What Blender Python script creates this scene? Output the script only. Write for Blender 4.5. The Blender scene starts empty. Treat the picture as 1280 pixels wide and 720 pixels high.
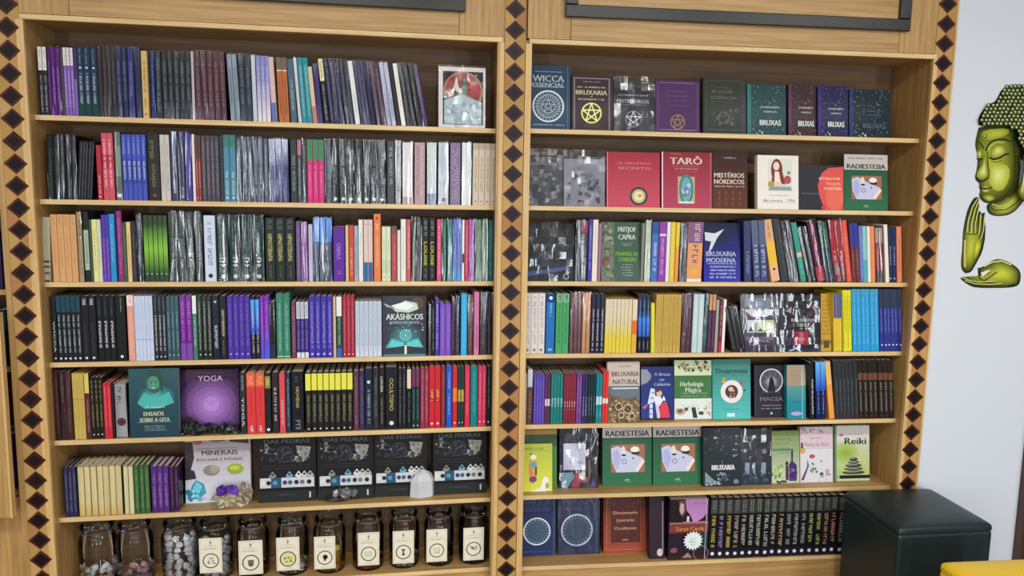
import bpy, math, random
from mathutils import Vector, Matrix
C = bpy.context.scene.collection
random.seed(7)
# ------------------------------------------------------------------ camera
F_PX, YAW, PIT, ROL = 953.7086, 0.1624, 0.1259, 0.0170
ORG = Vector((-0.435, -2.7294, 1.6493))
fw = Vector((math.sin(YAW)*math.cos(PIT), math.cos(YAW)*math.cos(PIT), -math.sin(PIT)))
rt = Vector((math.cos(YAW), -math.sin(YAW), 0)); up = rt.cross(fw)
r2 = rt*math.cos(ROL)+up*math.sin(ROL); u2 = -rt*math.sin(ROL)+up*math.cos(ROL)
cam = bpy.data.objects.new('camera', bpy.data.cameras.new('camera')); C.objects.link(cam)
cam.data.sensor_width = 36; cam.data.lens = F_PX/1280*36
cam.matrix_world = Matrix(((r2.x, u2.x, -fw.x, ORG.x), (r2.y, u2.y, -fw.y, ORG.y), (r2.z, u2.z, -fw.z, ORG.z), (0, 0, 0, 1)))
bpy.context.scene.camera = cam
# ------------------------------------------------------------------ light
vs = bpy.context.scene.view_settings
vs.view_transform = 'Standard'; vs.look = 'None'; vs.gamma = 1; vs.exposure = -0.13
w = bpy.data.worlds.new('world'); bpy.context.scene.world = w; w.use_nodes = True
w.node_tree.nodes['Background'].inputs[0].default_value = (0.80, 0.86, 1.0, 1)
w.node_tree.nodes['Background'].inputs[1].default_value = 0.10
def area(name, loc, tgt, sx, sy, power, col):
    l = bpy.data.lights.new(name, 'AREA'); l.shape = 'RECTANGLE'; l.size = sx; l.size_y = sy
    l.energy = power; l.color = col
    o = bpy.data.objects.new(name, l); C.objects.link(o); o.location = loc
    o.rotation_euler = (Vector(tgt)-Vector(loc)).to_track_quat('-Z', 'Y').to_euler()
    return o
for x in (-2.5, -.3, 1.6, 2.9):
    area('shopfront_daylight', (x, -5.6, 1.3), (x*.5, 0, 1.25), .32, 2.1, 50, (0.90, 0.95, 1.0))
for x in (-2.6, -1.0, .6, 2.2):
    area('ceiling_panel_lamp', (x, -2.6, 2.97), (x, -2.6, 0), 1.2, .3, 30, (1.0, 0.965, 0.90))
    area('ceiling_panel_lamp', (x, -4.7, 2.97), (x, -4.7, 0), 1.2, .3, 18, (1.0, 0.965, 0.90))
# ------------------------------------------------------------------ frames of reference
A = math.atan(-0.0507)                # the right bookcase stands turned by three degrees
def frame(side): return A if side == 'R' else 0.0
def ray(px, py): return fw*F_PX + r2*(px-640) - u2*(py-360)
def at(px, py, y, side):              # point of the unit's own plane y=const (u, y, z)
    R = Matrix.Rotation(-frame(side), 3, 'Z'); o = R @ ORG; d = R @ ray(px, py)
    return o + d*((y-o.y)/d.y)
def atz(px, py, z, side='L'):
    R = Matrix.Rotation(-frame(side), 3, 'Z'); o = R @ ORG; d = R @ ray(px, py)
    return o + d*((z-o.z)/d.z)
def wpos(u, y, z, side):
    return Matrix.Rotation(frame(side), 3, 'Z') @ Vector((u, y, z))
# ------------------------------------------------------------------ materials
def lin(c):
    if isinstance(c, str): c = tuple(int(c[i:i+2], 16) for i in (0, 2, 4))
    return tuple(((v/255)/12.92 if v/255 <= .04045 else ((v/255+.055)/1.055)**2.4) for v in c)
def newmat(name):
    m = bpy.data.materials.new(name); m.use_nodes = True
    return m, m.node_tree.nodes, m.node_tree.links, m.node_tree.nodes['Principled BSDF']
def print_mat(name, rough, coat=0.0, var=0.06, scale=90):
    m, N, L, B = newmat(name)
    a = N.new('ShaderNodeAttribute'); a.attribute_name = 'Col'
    t = N.new('ShaderNodeTexNoise'); t.inputs['Scale'].default_value = scale; t.inputs['Detail'].default_value = 3
    tc = N.new('ShaderNodeTexCoord'); L.new(tc.outputs['Object'], t.inputs['Vector'])
    mr = N.new('ShaderNodeMapRange'); mr.inputs['To Min'].default_value = 1-var; mr.inputs['To Max'].default_value = 1+var
    L.new(t.outputs['Fac'], mr.inputs['Value'])
    mx = N.new('ShaderNodeVectorMath'); mx.operation = 'SCALE'
    L.new(a.outputs['Color'], mx.inputs[0]); L.new(mr.outputs['Result'], mx.inputs['Scale'])
    L.new(mx.outputs[0], B.inputs['Base Color'])
    B.inputs['Roughness'].default_value = rough; B.inputs['Coat Weight'].default_value = coat
    B.inputs['Coat Roughness'].default_value = .12; B.inputs['Specular IOR Level'].default_value = .2
    return m
M_card = print_mat('printed_card', .42, .06)
M_ink = print_mat('printed_ink', .45, .04, .12, 160)
M_matte = print_mat('matte_paint', .7, 0, .05, 30)
def wood(name, c1, c2, axis, rough=.42, scale=1.0):
    m, N, L, B = newmat(name)
    tc = N.new('ShaderNodeTexCoord'); mp = N.new('ShaderNodeMapping')
    s = [26*scale]*3; s[axis] = 1.1*scale; mp.inputs['Scale'].default_value = s
    L.new(tc.outputs['Object'], mp.inputs['Vector'])
    n = N.new('ShaderNodeTexNoise'); n.inputs['Scale'].default_value = 3.0; n.inputs['Detail'].default_value = 7; n.inputs['Roughness'].default_value = .62
    L.new(mp.outputs[0], n.inputs['Vector'])
    n2 = N.new('ShaderNodeTexNoise'); n2.inputs['Scale'].default_value = 2.2; n2.inputs['Detail'].default_value = 2
    L.new(tc.outputs['Object'], n2.inputs['Vector'])
    r = N.new('ShaderNodeValToRGB'); r.color_ramp.elements[0].position = .33; r.color_ramp.elements[1].position = .68
    r.color_ramp.elements[0].color = (*lin(c1), 1); r.color_ramp.elements[1].color = (*lin(c2), 1)
    L.new(n.outputs['Fac'], r.inputs[0])
    mr = N.new('ShaderNodeMapRange'); mr.inputs['To Min'].default_value = .84; mr.inputs['To Max'].default_value = 1.12
    L.new(n2.outputs['Fac'], mr.inputs['Value'])
    mx = N.new('ShaderNodeVectorMath'); mx.operation = 'SCALE'
    L.new(r.outputs[0], mx.inputs[0]); L.new(mr.outputs[0], mx.inputs['Scale']); L.new(mx.outputs[0], B.inputs['Base Color'])
    bp = N.new('ShaderNodeBump'); bp.inputs['Strength'].default_value = .12; bp.inputs['Distance'].default_value = .002
    L.new(n.outputs['Fac'], bp.inputs['Height']); L.new(bp.outputs[0], B.inputs['Normal'])
    B.inputs['Roughness'].default_value = rough
    return m
M_wx = wood('oak_along', 'a37c46', 'c6a168', 0)
M_wz = wood('oak_upright', 'a07944', 'c49e62', 2)
M_edge = wood('pale_edge_wood', 'c9a66c', 'e6cb96', 0)
M_edgez = wood('pale_edge_wood_upright', 'c39c5c', 'e0c086', 2)
M_back = wood('back_board', '5a4228', '745838', 0, .6)
M_dark = wood('dark_door_wood', '3b2418', '5a3a26', 2, .4)
def plain(name, col, rough, metal=0, bump=0, bscale=60, coat=0):
    m, N, L, B = newmat(name)
    B.inputs['Base Color'].default_value = (*lin(col), 1); B.inputs['Roughness'].default_value = rough
    B.inputs['Metallic'].default_value = metal; B.inputs['Coat Weight'].default_value = coat
    if bump:
        tc = N.new('ShaderNodeTexCoord'); n = N.new('ShaderNodeTexNoise'); n.inputs['Scale'].default_value = bscale; n.inputs['Detail'].default_value = 4
        L.new(tc.outputs['Object'], n.inputs['Vector'])
        bp = N.new('ShaderNodeBump'); bp.inputs['Strength'].default_value = bump; bp.inputs['Distance'].default_value = .003
        L.new(n.outputs['Fac'], bp.inputs['Height']); L.new(bp.outputs[0], B.inputs['Normal'])
    return m
M_wall = plain('white_plaster', 'd2d9e2', .75, 0, .08, 40)
M_ceil = plain('ceiling_paint', 'd8d8d6', .9, 0, .05, 20)
M_floor = wood('floor_boards', '6a5238', '8a6c4a', 1, .5)
M_black = plain('black_lacquer', '101216', .3, 0, .05, 30)
M_leather = plain('dark_teal_leatherette', '12262a', .42, 0, .25, 140)
M_yellow = plain('yellow_leatherette', 'f0c81e', .45, 0, .2, 140)
M_paper = plain('page_paper', 'd8cfba', .85, 0, .2, 300)
M_pebble = print_mat('mineral', .35, .3, .25, 60)
M_rim = plain('metal_lid', '6c6d70', .35, .8, .1, 60)
def film_mat(name, crinkle, rough, tint, ior, sc=(150, 150, 8), dist=.0024, rot=.12):
    m, N, L, B = newmat(name); N.remove(B)
    out = [n for n in N if n.type == 'OUTPUT_MATERIAL'][0]
    tr = N.new('ShaderNodeBsdfTransparent'); tr.inputs[0].default_value = (*tint, 1)
    gl = N.new('ShaderNodeBsdfGlossy'); gl.inputs['Roughness'].default_value = rough
    fr = N.new('ShaderNodeFresnel'); fr.inputs[0].default_value = ior
    mx = N.new('ShaderNodeMixShader')
    if crinkle:
        oi = N.new('ShaderNodeObjectInfo'); tc = N.new('ShaderNodeTexCoord'); mp = N.new('ShaderNodeMapping')
        ad = N.new('ShaderNodeVectorMath'); ad.operation = 'ADD'
        ml = N.new('ShaderNodeVectorMath'); ml.operation = 'SCALE'; ml.inputs['Scale'].default_value = 9
        cb = N.new('ShaderNodeCombineXYZ')
        for k in range(3): L.new(oi.outputs['Random'], cb.inputs[k])
        L.new(cb.outputs[0], ml.inputs[0]); L.new(tc.outputs['Object'], ad.inputs[0]); L.new(ml.outputs[0], ad.inputs[1])
        mp.inputs['Scale'].default_value = sc; mp.inputs['Rotation'].default_value = (0, rot, 0)
        L.new(ad.outputs[0], mp.inputs['Vector'])
        n = N.new('ShaderNodeTexNoise'); n.inputs['Scale'].default_value = 1.0; n.inputs['Detail'].default_value = .6; n.inputs['Distortion'].default_value = .45
        L.new(mp.outputs[0], n.inputs['Vector'])
        bp = N.new('ShaderNodeBump'); bp.inputs['Strength'].default_value = crinkle; bp.inputs['Distance'].default_value = dist
        L.new(n.outputs['Fac'], bp.inputs['Height'])
        L.new(bp.outputs[0], gl.inputs['Normal']); L.new(bp.outputs[0], fr.inputs['Normal'])
    L.new(fr.outputs[0], mx.inputs[0]); L.new(tr.outputs[0], mx.inputs[1]); L.new(gl.outputs[0], mx.inputs[2])
    L.new(mx.outputs[0], out.inputs[0])
    return m
M_film = film_mat('crinkled_plastic_film', 1.0, .11, (.97, .97, .98), 1.65, (60, 60, 3.2), .0052, .06)
M_film2 = film_mat('loose_plastic_film', 1.0, .10, (.97, .97, .98), 1.6, (17, 17, 3.0), .0105, .6)
M_glass = film_mat('jar_glass', 0, .03, (.97, .98, .97), 1.45)
M_quartz = plain('milky_quartz', 'c8cbd0', .25, 0, .3, 50, .4)
# ------------------------------------------------------------------ mesh builder
def jit(c, d, rnd=random):
    k = 1+rnd.uniform(-d, d); return tuple(max(0, min(1, v*k)) for v in c)
class MB:
    def __init__(s): s.v = []; s.f = []; s.c = []; s.lay = 0; s.m = []
    def face(s, pts, col, mi=0):
        b = len(s.v); s.v += [tuple(p) for p in pts]; s.f.append(tuple(range(b, b+len(pts)))); s.c.append(lin(col) if isinstance(col, str) or max(col) > 1 else col); s.m.append(mi)
    def box(s, x0, x1, y0, y1, z0, z1, col='ffffff', mi=0):
        b = len(s.v)
        s.v += [(x, y, z) for z in (z0, z1) for y in (y0, y1) for x in (x0, x1)]
        for q in ((0, 2, 3, 1), (4, 5, 7, 6), (0, 1, 5, 4), (2, 6, 7, 3), (0, 4, 6, 2), (1, 3, 7, 5)):
            s.f.append(tuple(b+i for i in q)); s.c.append(lin(col)); s.m.append(mi)
    def prism(s, pts, y0, y1, col, mi=0):    # polygon in xz (ccw seen from -y) extruded
        n = len(pts); b = len(s.v); c = lin(col)
        s.v += [(x, y0, z) for x, z in pts]+[(x, y1, z) for x, z in pts]
        s.f.append(tuple(range(b, b+n))); s.f.append(tuple(b+n+i for i in reversed(range(n))))
        for i in range(n): j = (i+1) % n; s.f.append((b+i, b+n+i, b+n+j, b+j))
        s.c += [c]*(n+2); s.m += [mi]*(n+2)
    def lathe(s, prof, n, col, cx=0, cy=0, mi=0, smooth=True):
        b = len(s.v); c = lin(col)
        for r, z in prof: s.v += [(cx+r*math.cos(2*math.pi*i/n), cy+r*math.sin(2*math.pi*i/n), z) for i in range(n)]
        for k in range(len(prof)-1):
            for i in range(n):
                j = (i+1) % n; s.f.append((b+k*n+i, b+k*n+j, b+(k+1)*n+j, b+(k+1)*n+i)); s.c.append(c); s.m.append(mi)
    # ---- flat print: W x H page in the xz plane facing -y; unit coordinates
    def page(s, W, H, x0=0, z0=0): s.W, s.H, s.x0, s.z0 = W, H, x0, z0; return s
    def P(s, x, y): return (s.x0+x*s.W, -s.lay*3e-5, s.z0+y*s.H)
    def poly(s, pts, col):
        for ax, lim, sg in ((0, 0, 1), (0, 1, -1), (1, 0, 1), (1, 1, -1)):     # keep the print inside its page
            if all(sg*(p[ax]-lim) >= 0 for p in pts): continue
            q = []
            for i, b in enumerate(pts):
                a = pts[i-1]; da, db = sg*(a[ax]-lim), sg*(b[ax]-lim)
                if (da < 0) != (db < 0): t = da/(da-db); q.append((a[0]+(b[0]-a[0])*t, a[1]+(b[1]-a[1])*t))
                if db >= 0: q.append(b)
            pts = q
            if len(pts) < 3: return
        s.lay += 1; s.face([s.P(*p) for p in pts], col)
    def rect(s, x0, y0, x1, y1, col): s.poly([(x0, y0), (x1, y0), (x1, y1), (x0, y1)], col)
    def ell(s, cx, cy, rx, ry, col, n=18):     # rx, ry both in page widths
        k = s.W/s.H; s.poly([(cx+rx*math.cos(6.2832*i/n), cy+ry*k*math.sin(6.2832*i/n)) for i in range(n)], col)
    def ring(s, cx, cy, r, t, col, n=24):
        k = s.W/s.H; s.lay += 1
        for i in range(n):
            a, b = 6.2832*i/n, 6.2832*(i+1)/n
            s.face([s.P(cx+q*math.cos(g), cy+q*k*math.sin(g)) for q, g in ((r, a), (r, b), (r-t, b), (r-t, a))][::-1], col)
    def line(s, x0, y0, x1, y1, t, col):
        dx, dy = (x1-x0)*s.W, (y1-y0)*s.H; l = math.hypot(dx, dy) or 1; nx, ny = -dy/l*t/2, dx/l*t/2
        s.lay += 1
        s.face([(s.x0+x0*s.W-nx, -s.lay*3e-5, s.z0+y0*s.H-ny), (s.x0+x1*s.W-nx, -s.lay*3e-5, s.z0+y1*s.H-ny), (s.x0+x1*s.W+nx, -s.lay*3e-5, s.z0+y1*s.H+ny), (s.x0+x0*s.W+nx, -s.lay*3e-5, s.z0+y0*s.H+ny)], col)
    def grad(s, x0, y0, x1, y1, cb, ct, n=10):
        a, b = lin(cb), lin(ct); s.lay += 1
        for i in range(n):
            k = i/(n-1); c = tuple(p+(q-p)*k for p, q in zip(a, b))
            s.face([s.P(x0, y0+(y1-y0)*i/n), s.P(x1, y0+(y1-y0)*i/n), s.P(x1, y0+(y1-y0)*(i+1)/n), s.P(x0, y0+(y1-y0)*(i+1)/n)], c)
    def glow(s, cx, cy, rx, ry, c0, c1, n=7):
        a, b = lin(c0), lin(c1)
        for i in range(n):
            k = i/(n-1); q = 1-i/n; c = tuple(p+(r-p)*k for p, r in zip(a, b)); s.ell(cx, cy, rx*q, ry*q, c, 22)
    def soft(s, pts, hx, hy, c0, c1, n=6, hi=.85):
        a, b = lin(c0), lin(c1)
        for i in range(n):
            k = i/(n-1); q = 1-hi*i/n; c = tuple(p+(r-p)*k for p, r in zip(a, b))
            s.poly([(hx+(x-hx)*q, hy+(y-hy)*q) for x, y in pts], c)
    def blobs(s, x0, y0, x1, y1, n, r, cols, seed=1, sides=6):
        R = random.Random(seed); k = s.W/s.H
        for _ in range(n):
            cx, cy = R.uniform(x0, x1), R.uniform(y0, y1); q = r*R.uniform(.4, 1.2); a0 = R.uniform(0, 6)
            s.poly([(cx+q*R.uniform(.6, 1.1)*math.cos(a0+6.2832*i/sides), cy+k*q*R.uniform(.6, 1.1)*math.sin(a0+6.2832*i/sides)) for i in range(sides)], R.choice(cols))
    def marks(s, x0, x1, y, h, col, seed=0):   # a line of lettering too small to read; h in page heights
        R = random.Random(seed+int(y*997)); x = x0; hw = h*s.H/s.W; s.lay += 1
        while x < x1-hw*.4:
            cw = hw*R.uniform(.45, .75)
            if R.random() < .14: x += cw; continue
            t = cw*.3; q = R.choice((0, 1, 2))
            rr = [(x, y, x+t, y+h)]
            if q != 1: rr.append((x+cw*.6, y, x+cw*.6+t, y+h*R.choice((1, .6))))
            if q != 2: rr.append((x, y+h*R.choice((0, .42, .8)), x+cw*.85, 0)); rr[-1] = (rr[-1][0], rr[-1][1], rr[-1][2], rr[-1][1]+h*.22)
            for a, b, c, d in rr: s.face([s.P(a, b), s.P(c, b), s.P(c, d), s.P(a, d)], col)
            x += cw*1.25
    def vmarks(s, t0, t1, xc, w, col, seed=0): # lettering running down a spine; w = glyph size in page widths
        R = random.Random(seed+int(t0*97)+int(t1*31)); g = w*s.W/s.H; y = t1; s.lay += 1
        while y > t0+g*.4:
            cw = g*R.uniform(.45, .75)
            if R.random() < .14: y -= cw; continue
            t = cw*.27; w_ = w; q = R.choice((0, 1, 2)); a, b = xc-w/2, xc+w/2
            rr = [(a, y-t, b, y)]
            if q != 1: rr.append((a if R.random() < .6 else xc, y-cw*.95, b, y-cw*.95+t))
            if q != 2: k = R.choice((a, xc-w*.1, b-w*.2)); rr.append((k, y-cw*.85, k+w*.22, y))
            for x0, y0, x1, y1 in rr: s.face([s.P(x0, y0), s.P(x1, y0), s.P(x1, y1), s.P(x0, y1)], col)
            y -= cw*1.3
    def text(s, txt, cx, cy, h, col, wid=None, rot=False, bold=0.0):   # h: cap height in page heights, wid: width in page widths
        vs_, fs_ = glyphs(txt)
        xs = [p[0] for p in vs_]; ys = [p[1] for p in vs_]; x0, x1 = min(xs), max(xs); H0 = .72
        s.lay += 1
        if rot:
            sx = wid/(x1-x0) if wid else None       # wid in page heights, h in page widths
            for f in fs_:
                s.face([s.P(cx+(vs_[i][1]-H0/2)*h/H0, cy-((vs_[i][0]-(x0+x1)/2)*(sx if sx else h*s.W/s.H/H0))) for i in f], col)
        else:
            sx = wid/(x1-x0) if wid else h*s.H/s.W/H0
            for dx in ((0, bold) if bold else (0,)):
                for f in fs_:
                    s.face([s.P(cx+dx+(vs_[i][0]-(x0+x1)/2)*sx, cy+(vs_[i][1]-H0/2)*h/H0) for i in f], col)
    def mesh(s, name, mats):
        me = bpy.data.meshes.new(name); me.from_pydata(s.v, [], s.f)
        for m in (mats if isinstance(mats, (list, tuple)) else [mats]): me.materials.append(m)
        ca = me.color_attributes.new('Col', 'FLOAT_COLOR', 'CORNER')
        buf = []
        for f, c in zip(s.f, s.c): buf += [c[0], c[1], c[2], 1.0]*len(f)
        ca.data.foreach_set('color', buf)
        if any(s.m): me.polygons.foreach_set('material_index', s.m)
        me.update(); return me
_g = {}
def glyphs(txt):
    if txt not in _g:
        cu = bpy.data.curves.new('t', 'FONT'); cu.body = txt; cu.resolution_u = 2; cu.fill_mode = 'FRONT'
        o = bpy.data.objects.new('t', cu); C.objects.link(o)
        me = o.evaluated_get(bpy.context.evaluated_depsgraph_get()).to_mesh()
        _g[txt] = ([tuple(v.co[:2]) for v in me.vertices], [tuple(p.vertices) for p in me.polygons])
        o.to_mesh_clear() if False else None
        bpy.data.objects.remove(o); bpy.data.curves.remove(cu)
    return _g[txt]
def obj(name, me, parent=None, loc=(0, 0, 0), rot=(0, 0, 0), smooth=False):
    o = bpy.data.objects.new(name, me); C.objects.link(o); o.parent = parent; o.location = loc; o.rotation_euler = rot
    if smooth:
        for p in me.polygons: p.use_smooth = True
    return o
def bevel(o, wd, seg=2):
    b = o.modifiers.new('bevel', 'BEVEL'); b.width = wd; b.segments = seg; b.limit_method = 'ANGLE'; return o
def box(name, mat, x0, x1, y0, y1, z0, z1, parent=None, col='ffffff', bev=0):
    m = MB(); cx, cy, cz = (x0+x1)/2, (y0+y1)/2, (z0+z1)/2
    m.box(x0-cx, x1-cx, y0-cy, y1-cy, z0-cz, z1-cz, col)
    o = obj(name, m.mesh(name, mat), parent, (cx, cy, cz))
    if bev: bevel(o, bev)
    return o
def thing(name, label, cat, loc=(0, 0, 0), rot=(0, 0, 0), group=None):
    o = bpy.data.objects.new(name, None); C.objects.link(o); o.location = loc; o.rotation_euler = rot
    o.empty_display_size = .02; o['label'] = label; o['category'] = cat
    if group: o['group'] = group
    return o
def struct(o): o['kind'] = 'structure'; return o
# ------------------------------------------------------------------ setting
FR, BK, TH = -.05, .19, .016         # face-frame plane, back of the bays, board thickness
ZL = [1.869, 1.598, 1.324, 1.051, .779, .503, .226]
ZR = [1.873, 1.599, 1.324, 1.053, .782, .505, .220]
struct(box('floor', M_floor, -4.5, 4.5, -6.5, .6, -.1, 0))
struct(box('ceiling', M_ceil, -4.5, 4.5, -6.5, .6, 3.0, 3.1))
struct(box('wall_back', M_wall, -4.5, 4.5, .27, .4, 0, 3.0))
wr = struct(box('wall_right', M_wall, 1.615, 2.6, -.03, .10, 0, 3.0)); 
R3 = Matrix.Rotation(A, 4, 'Z'); wr.matrix_world = R3 @ Matrix.Translation(wr.location)
# ------------------------------------------------------------------ bookcases
def diamonds(case, xc, half, ztop, n, side, seed):
    R = random.Random(seed); p = .07
    st = box('inlay_strip', M_wz, xc-half-.001, xc+half+.001, FR, FR+.03, .0, 2.98, case)
    ox, oy, oz = st.location
    dm = MB(); h = p/2
    dm.prism([(-half, 0), (0, -h*.93), (half, 0), (0, h*.93)], -.0025, .002, '502016')
    dm.prism([(-half*.72, 0), (0, -h*.67), (half*.72, 0), (0, h*.67)], -.0034, .0, '150b0c')
    dme = dm.mesh('diamond_inlay', M_card)
    dm2 = MB(); dm2.prism([(-half, 0), (0, -h*.93), (half, 0), (0, h*.93)], -.0025, .002, '3a1a14')
    dm2.prism([(-half*.6, 0), (0, -h*.56), (half*.6, 0), (0, h*.56)], -.0032, .0, '190c0e')
    dme2 = dm2.mesh('diamond_inlay', M_card)
    tris = []
    for s in (-1, 1):
        for c in ('b08c50', 'bc9a60', 'ab7a4c', 'b79258'):
            t = MB(); q = [(s*half, -h*.92), (s*half, h*.92), (s*.002, 0)]
            if s > 0: q = [(half, -h*.92), (half, h*.92), (.002, 0)]
            else: q = [(-half, h*.92), (-half, -h*.92), (-.002, 0)]
            t.prism(q, -.0015, .001, c); tris.append(t.mesh('triangle_inlay', M_matte))
    mid = (1, 28)
    for i in range(-1, n+3):
        z = ztop-i*p
        if z < .05: break
        obj('diamond_inlay', dme2 if R.random() < (.6 if side == 'C' else .25) else dme, st, (xc-ox, FR-oy, z-oz))
        for s in (0, 1):
            obj('triangle_inlay', tris[s*4+R.randrange(4)], st, (xc-ox, FR-oy, z-h-oz))
def bookcase(label, side, x0, x1, zs, posts):
    k = thing('bookcase', label, 'bookcase', (0, 0, 0), (0, 0, frame(side)))
    box('back_panel', M_back, x0-.01, x1+.01, BK, BK+.01, 0, 2.2, k)
    box('side_panel', M_wz, x0-.02, x0, FR+.015, BK, 0, 2.17, k); box('side_panel', M_wz, x1, x1+.02, FR+.015, BK, 0, 2.17, k)
    box('top_panel', M_wx, x0, x1, FR+.015, BK, 2.165, 2.18, k)
    for z in zs:
        s = box('shelf', M_wx, x0+.001, x1-.001, .004, BK, z-TH, z, k)
        box('edge_band', M_edge, -(x1-x0)/2+.001, (x1-x0)/2-.001, -.097, -.092, -TH/2, TH/2, s)
    # face frame: rails, stiles, slim trims
    box('bottom_rail', M_wx, x0, x1, -.004, .012, 0, zs[-1]-TH-.001, k)
    xa, xb = x0+.14, x1-.145
    box('header_rail', M_wx, xa, xb, FR, FR+.02, 2.175, 2.98, k, bev=.0006)
    box('header_stile', M_wz, x0-.012, xa-.0015, FR, FR+.02, 2.175, 2.98, k, bev=.0006)
    box('header_stile', M_wz, xb+.0015, x1+.012, FR, FR+.02, 2.175, 2.98, k, bev=.0006)
    box('trim', M_edge, x0-.006, x1+.006, FR-.004, FR+.014, 2.157, 2.173, k, bev=.001)
    box('trim', M_edgez, x0-.018, x0+.004, FR-.002, FR+.014, 0, 2.157, k, bev=.001)
    box('trim', M_edgez, x1-.004, x1+.012, FR-.002, FR+.014, 0, 2.157, k, bev=.001)
    for xc, half, zt, n, tag, seed in posts: diamonds(k, xc, half, zt, n, tag, seed)
    return k
kl = bookcase('oak bookcase bay left of the central diamond strip', 'L', -1.56, -.049, ZL, [(-1.6022, .0352, 2.2003, 28, 'L', 1), (0, .035, 2.2694, 31, 'C', 2)])
kr = bookcase('oak bookcase bay between the central diamond strip and the white wall', 'R', .058, 1.553, ZR, [(1.5867, .0352, 2.3527, 32, 'R', 3)])
box('trim', M_edgez, 1.6235, 1.632, FR-.002, .0, 0, 2.98, kr, bev=.001)
box('outer_stile', M_wz, 1.566, 1.6235, FR+.03, FR+.05, 0, 2.98, kr)
box('stile', M_wz, -.060, -.0375, FR+.001, FR+.03, 0, 2.98, kl); box('stile', M_wz, .0375, .0395, FR+.001, FR+.03, 0, 2.98, kl)
box('outer_stile', M_wz, -1.657, -1.639, FR-.001, FR+.03, 0, 2.98, kl, bev=.001)
# next bay, cut by the left edge of the photograph
kn = thing('bookcase', 'dark bookcase bay cut by the left edge of the photo', 'bookcase')
box('back_panel', M_back, -2.6, -1.66, BK, BK+.01, .6, 2.2, kn)
box('side_panel', M_wz, -1.66, -1.65, FR+.031, BK, 0, 2.2, kn)
for z in (.612, 1.04, 1.30, 1.58, 1.85): box('shelf', M_wx, -2.6, -1.661, -.01, BK, z-TH, z, kn)
box('base_panel', M_wz, -2.6, -1.661, -.03, -.012, 0, .596, kn, bev=.002)
d = box('door_panel', M_wz, -2.25, -1.656, -.12, -.10, .562, 1.24, kn, bev=.002)
box('door_edge', M_edgez, .297, .305, -.012, .012, -.339, .339, d)
box('header_rail', M_wx, -2.6, -1.661, FR, FR+.02, 2.175, 2.98, kn)
# framed pictures hung on the header
def frame_picture(label, x0, x1, z0, z1, side, inner):
    t = thing('picture_frame', label, 'picture frame', wpos((x0+x1)/2, FR-.001, z0, side), (0, 0, frame(side)))
    hw, H, b, dp = (x1-x0)/2, z1-z0, .042, .022
    for nm, a in (('frame_bar', (-hw, hw, -dp, 0, 0, b)), ('frame_bar', (-hw, hw, -dp, 0, H-b, H)), ('frame_bar', (-hw, -hw+b, -dp, 0, b+.0005, H-b-.0005)), ('frame_bar', (hw-b, hw, -dp, 0, b+.0005, H-b-.0005))):
        box(nm, M_black, *a, t, bev=.003)
    box('mount_board', inner, -hw+b, hw-b, -.008, -.001, b, H-b, t)
frame_picture('black picture frame above the left bookcase bay, glossy with bluish reflections', -1.42, -.174, 2.247, 2.85, 'L', M_black)
frame_picture('black picture frame with bare wood inside, above the right bay', .174, 1.435, 2.247, 2.85, 'R', M_wx)
# ------------------------------------------------------------------ ottomans
def ottoman(label, corners, z, mat, name='cube_ottoman'):
    (ax, ay), (bx, by), (cx_, cy_), (dx_, dy_) = corners   # back-left, back-right, front-right, front-left
    ox, oy = (ax+bx+cx_+dx_)/4, (ay+by+cy_+dy_)/4; ang = math.atan2(by-ay, bx-ax)
    wd = math.hypot(bx-ax, by-ay); dp = math.hypot(ax-dx_, ay-dy_)
    t = thing(name, label, 'ottoman', (ox, oy, 0), (0, 0, ang))
    b = box('body', mat, -wd/2+.001, wd/2-.001, -dp/2+.001, dp/2-.001, .03, z-.035, t, bev=.012)
    m = MB(); n = 10; hx, hy = wd/2, dp/2
    me = MB(); V = {}
    for i in range(n+1):
        for j in range(n+1):
            u, v = i/n*2-1, j/n*2-1
            me.v.append((u*hx, v*hy, z-.012+.012*(1-u**4)*(1-v**4)))
    for i in range(n):
        for j in range(n):
            a = i*(n+1)+j; me.f.append((a, a+n+1, a+n+2, a+1)); me.c.append((1, 1, 1)); me.m.append(0)
    ring = [i*(n+1) for i in range(n+1)]+[n*(n+1)+j for j in range(1, n+1)]+[i*(n+1)+n for i in range(n-1, -1, -1)]+[j for j in range(n-1, 0, -1)]
    b0 = len(me.v); 
    for r in ring: x, y, _ = me.v[r]; me.v.append((x, y, z-.034))
    for k in range(len(ring)):
        q = (k+1) % len(ring); me.f.append((ring[k], b0+k, b0+q, ring[q])); me.c.append((1, 1, 1)); me.m.append(0)
    c = obj('seat_cushion', me.mesh('seat_cushion', mat), t); bevel(c, .014, 3)
    for p in c.data.polygons: p.use_smooth = True
    # welted seam round the cushion and stitched corner seams
    s = MB(); r = .002
    for zz in (z-.012,):
        for (xa, ya, xb, yb) in ((-hx, -hy, hx, -hy), (hx, -hy, hx, hy), (hx, hy, -hx, hy), (-hx, hy, -hx, -hy)):
            s.box(min(xa, xb)+(-r if xa == xb else .014), max(xa, xb)+(r if xa == xb else -.014), min(ya, yb)+(-r if ya == yb else .014), max(ya, yb)+(r if ya == yb else -.014), zz-r-.01, zz+r-.01)
    bevel(obj('piping', s.mesh('piping', mat), t), .003)
    for sx in (-1, 1):
        for sy in (-1, 1):
            box('foot', M_black, sx*(hx-.04)-.015, sx*(hx-.04)+.015, sy*(hy-.04)-.015, sy*(hy-.04)+.015, 0, .03, t)
    box('corner_seam', mat, -hx+.001, -hx+.005, -hy+.001, -hy+.005, .03, z-.05, t, bev=.001)
zo = .53
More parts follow.
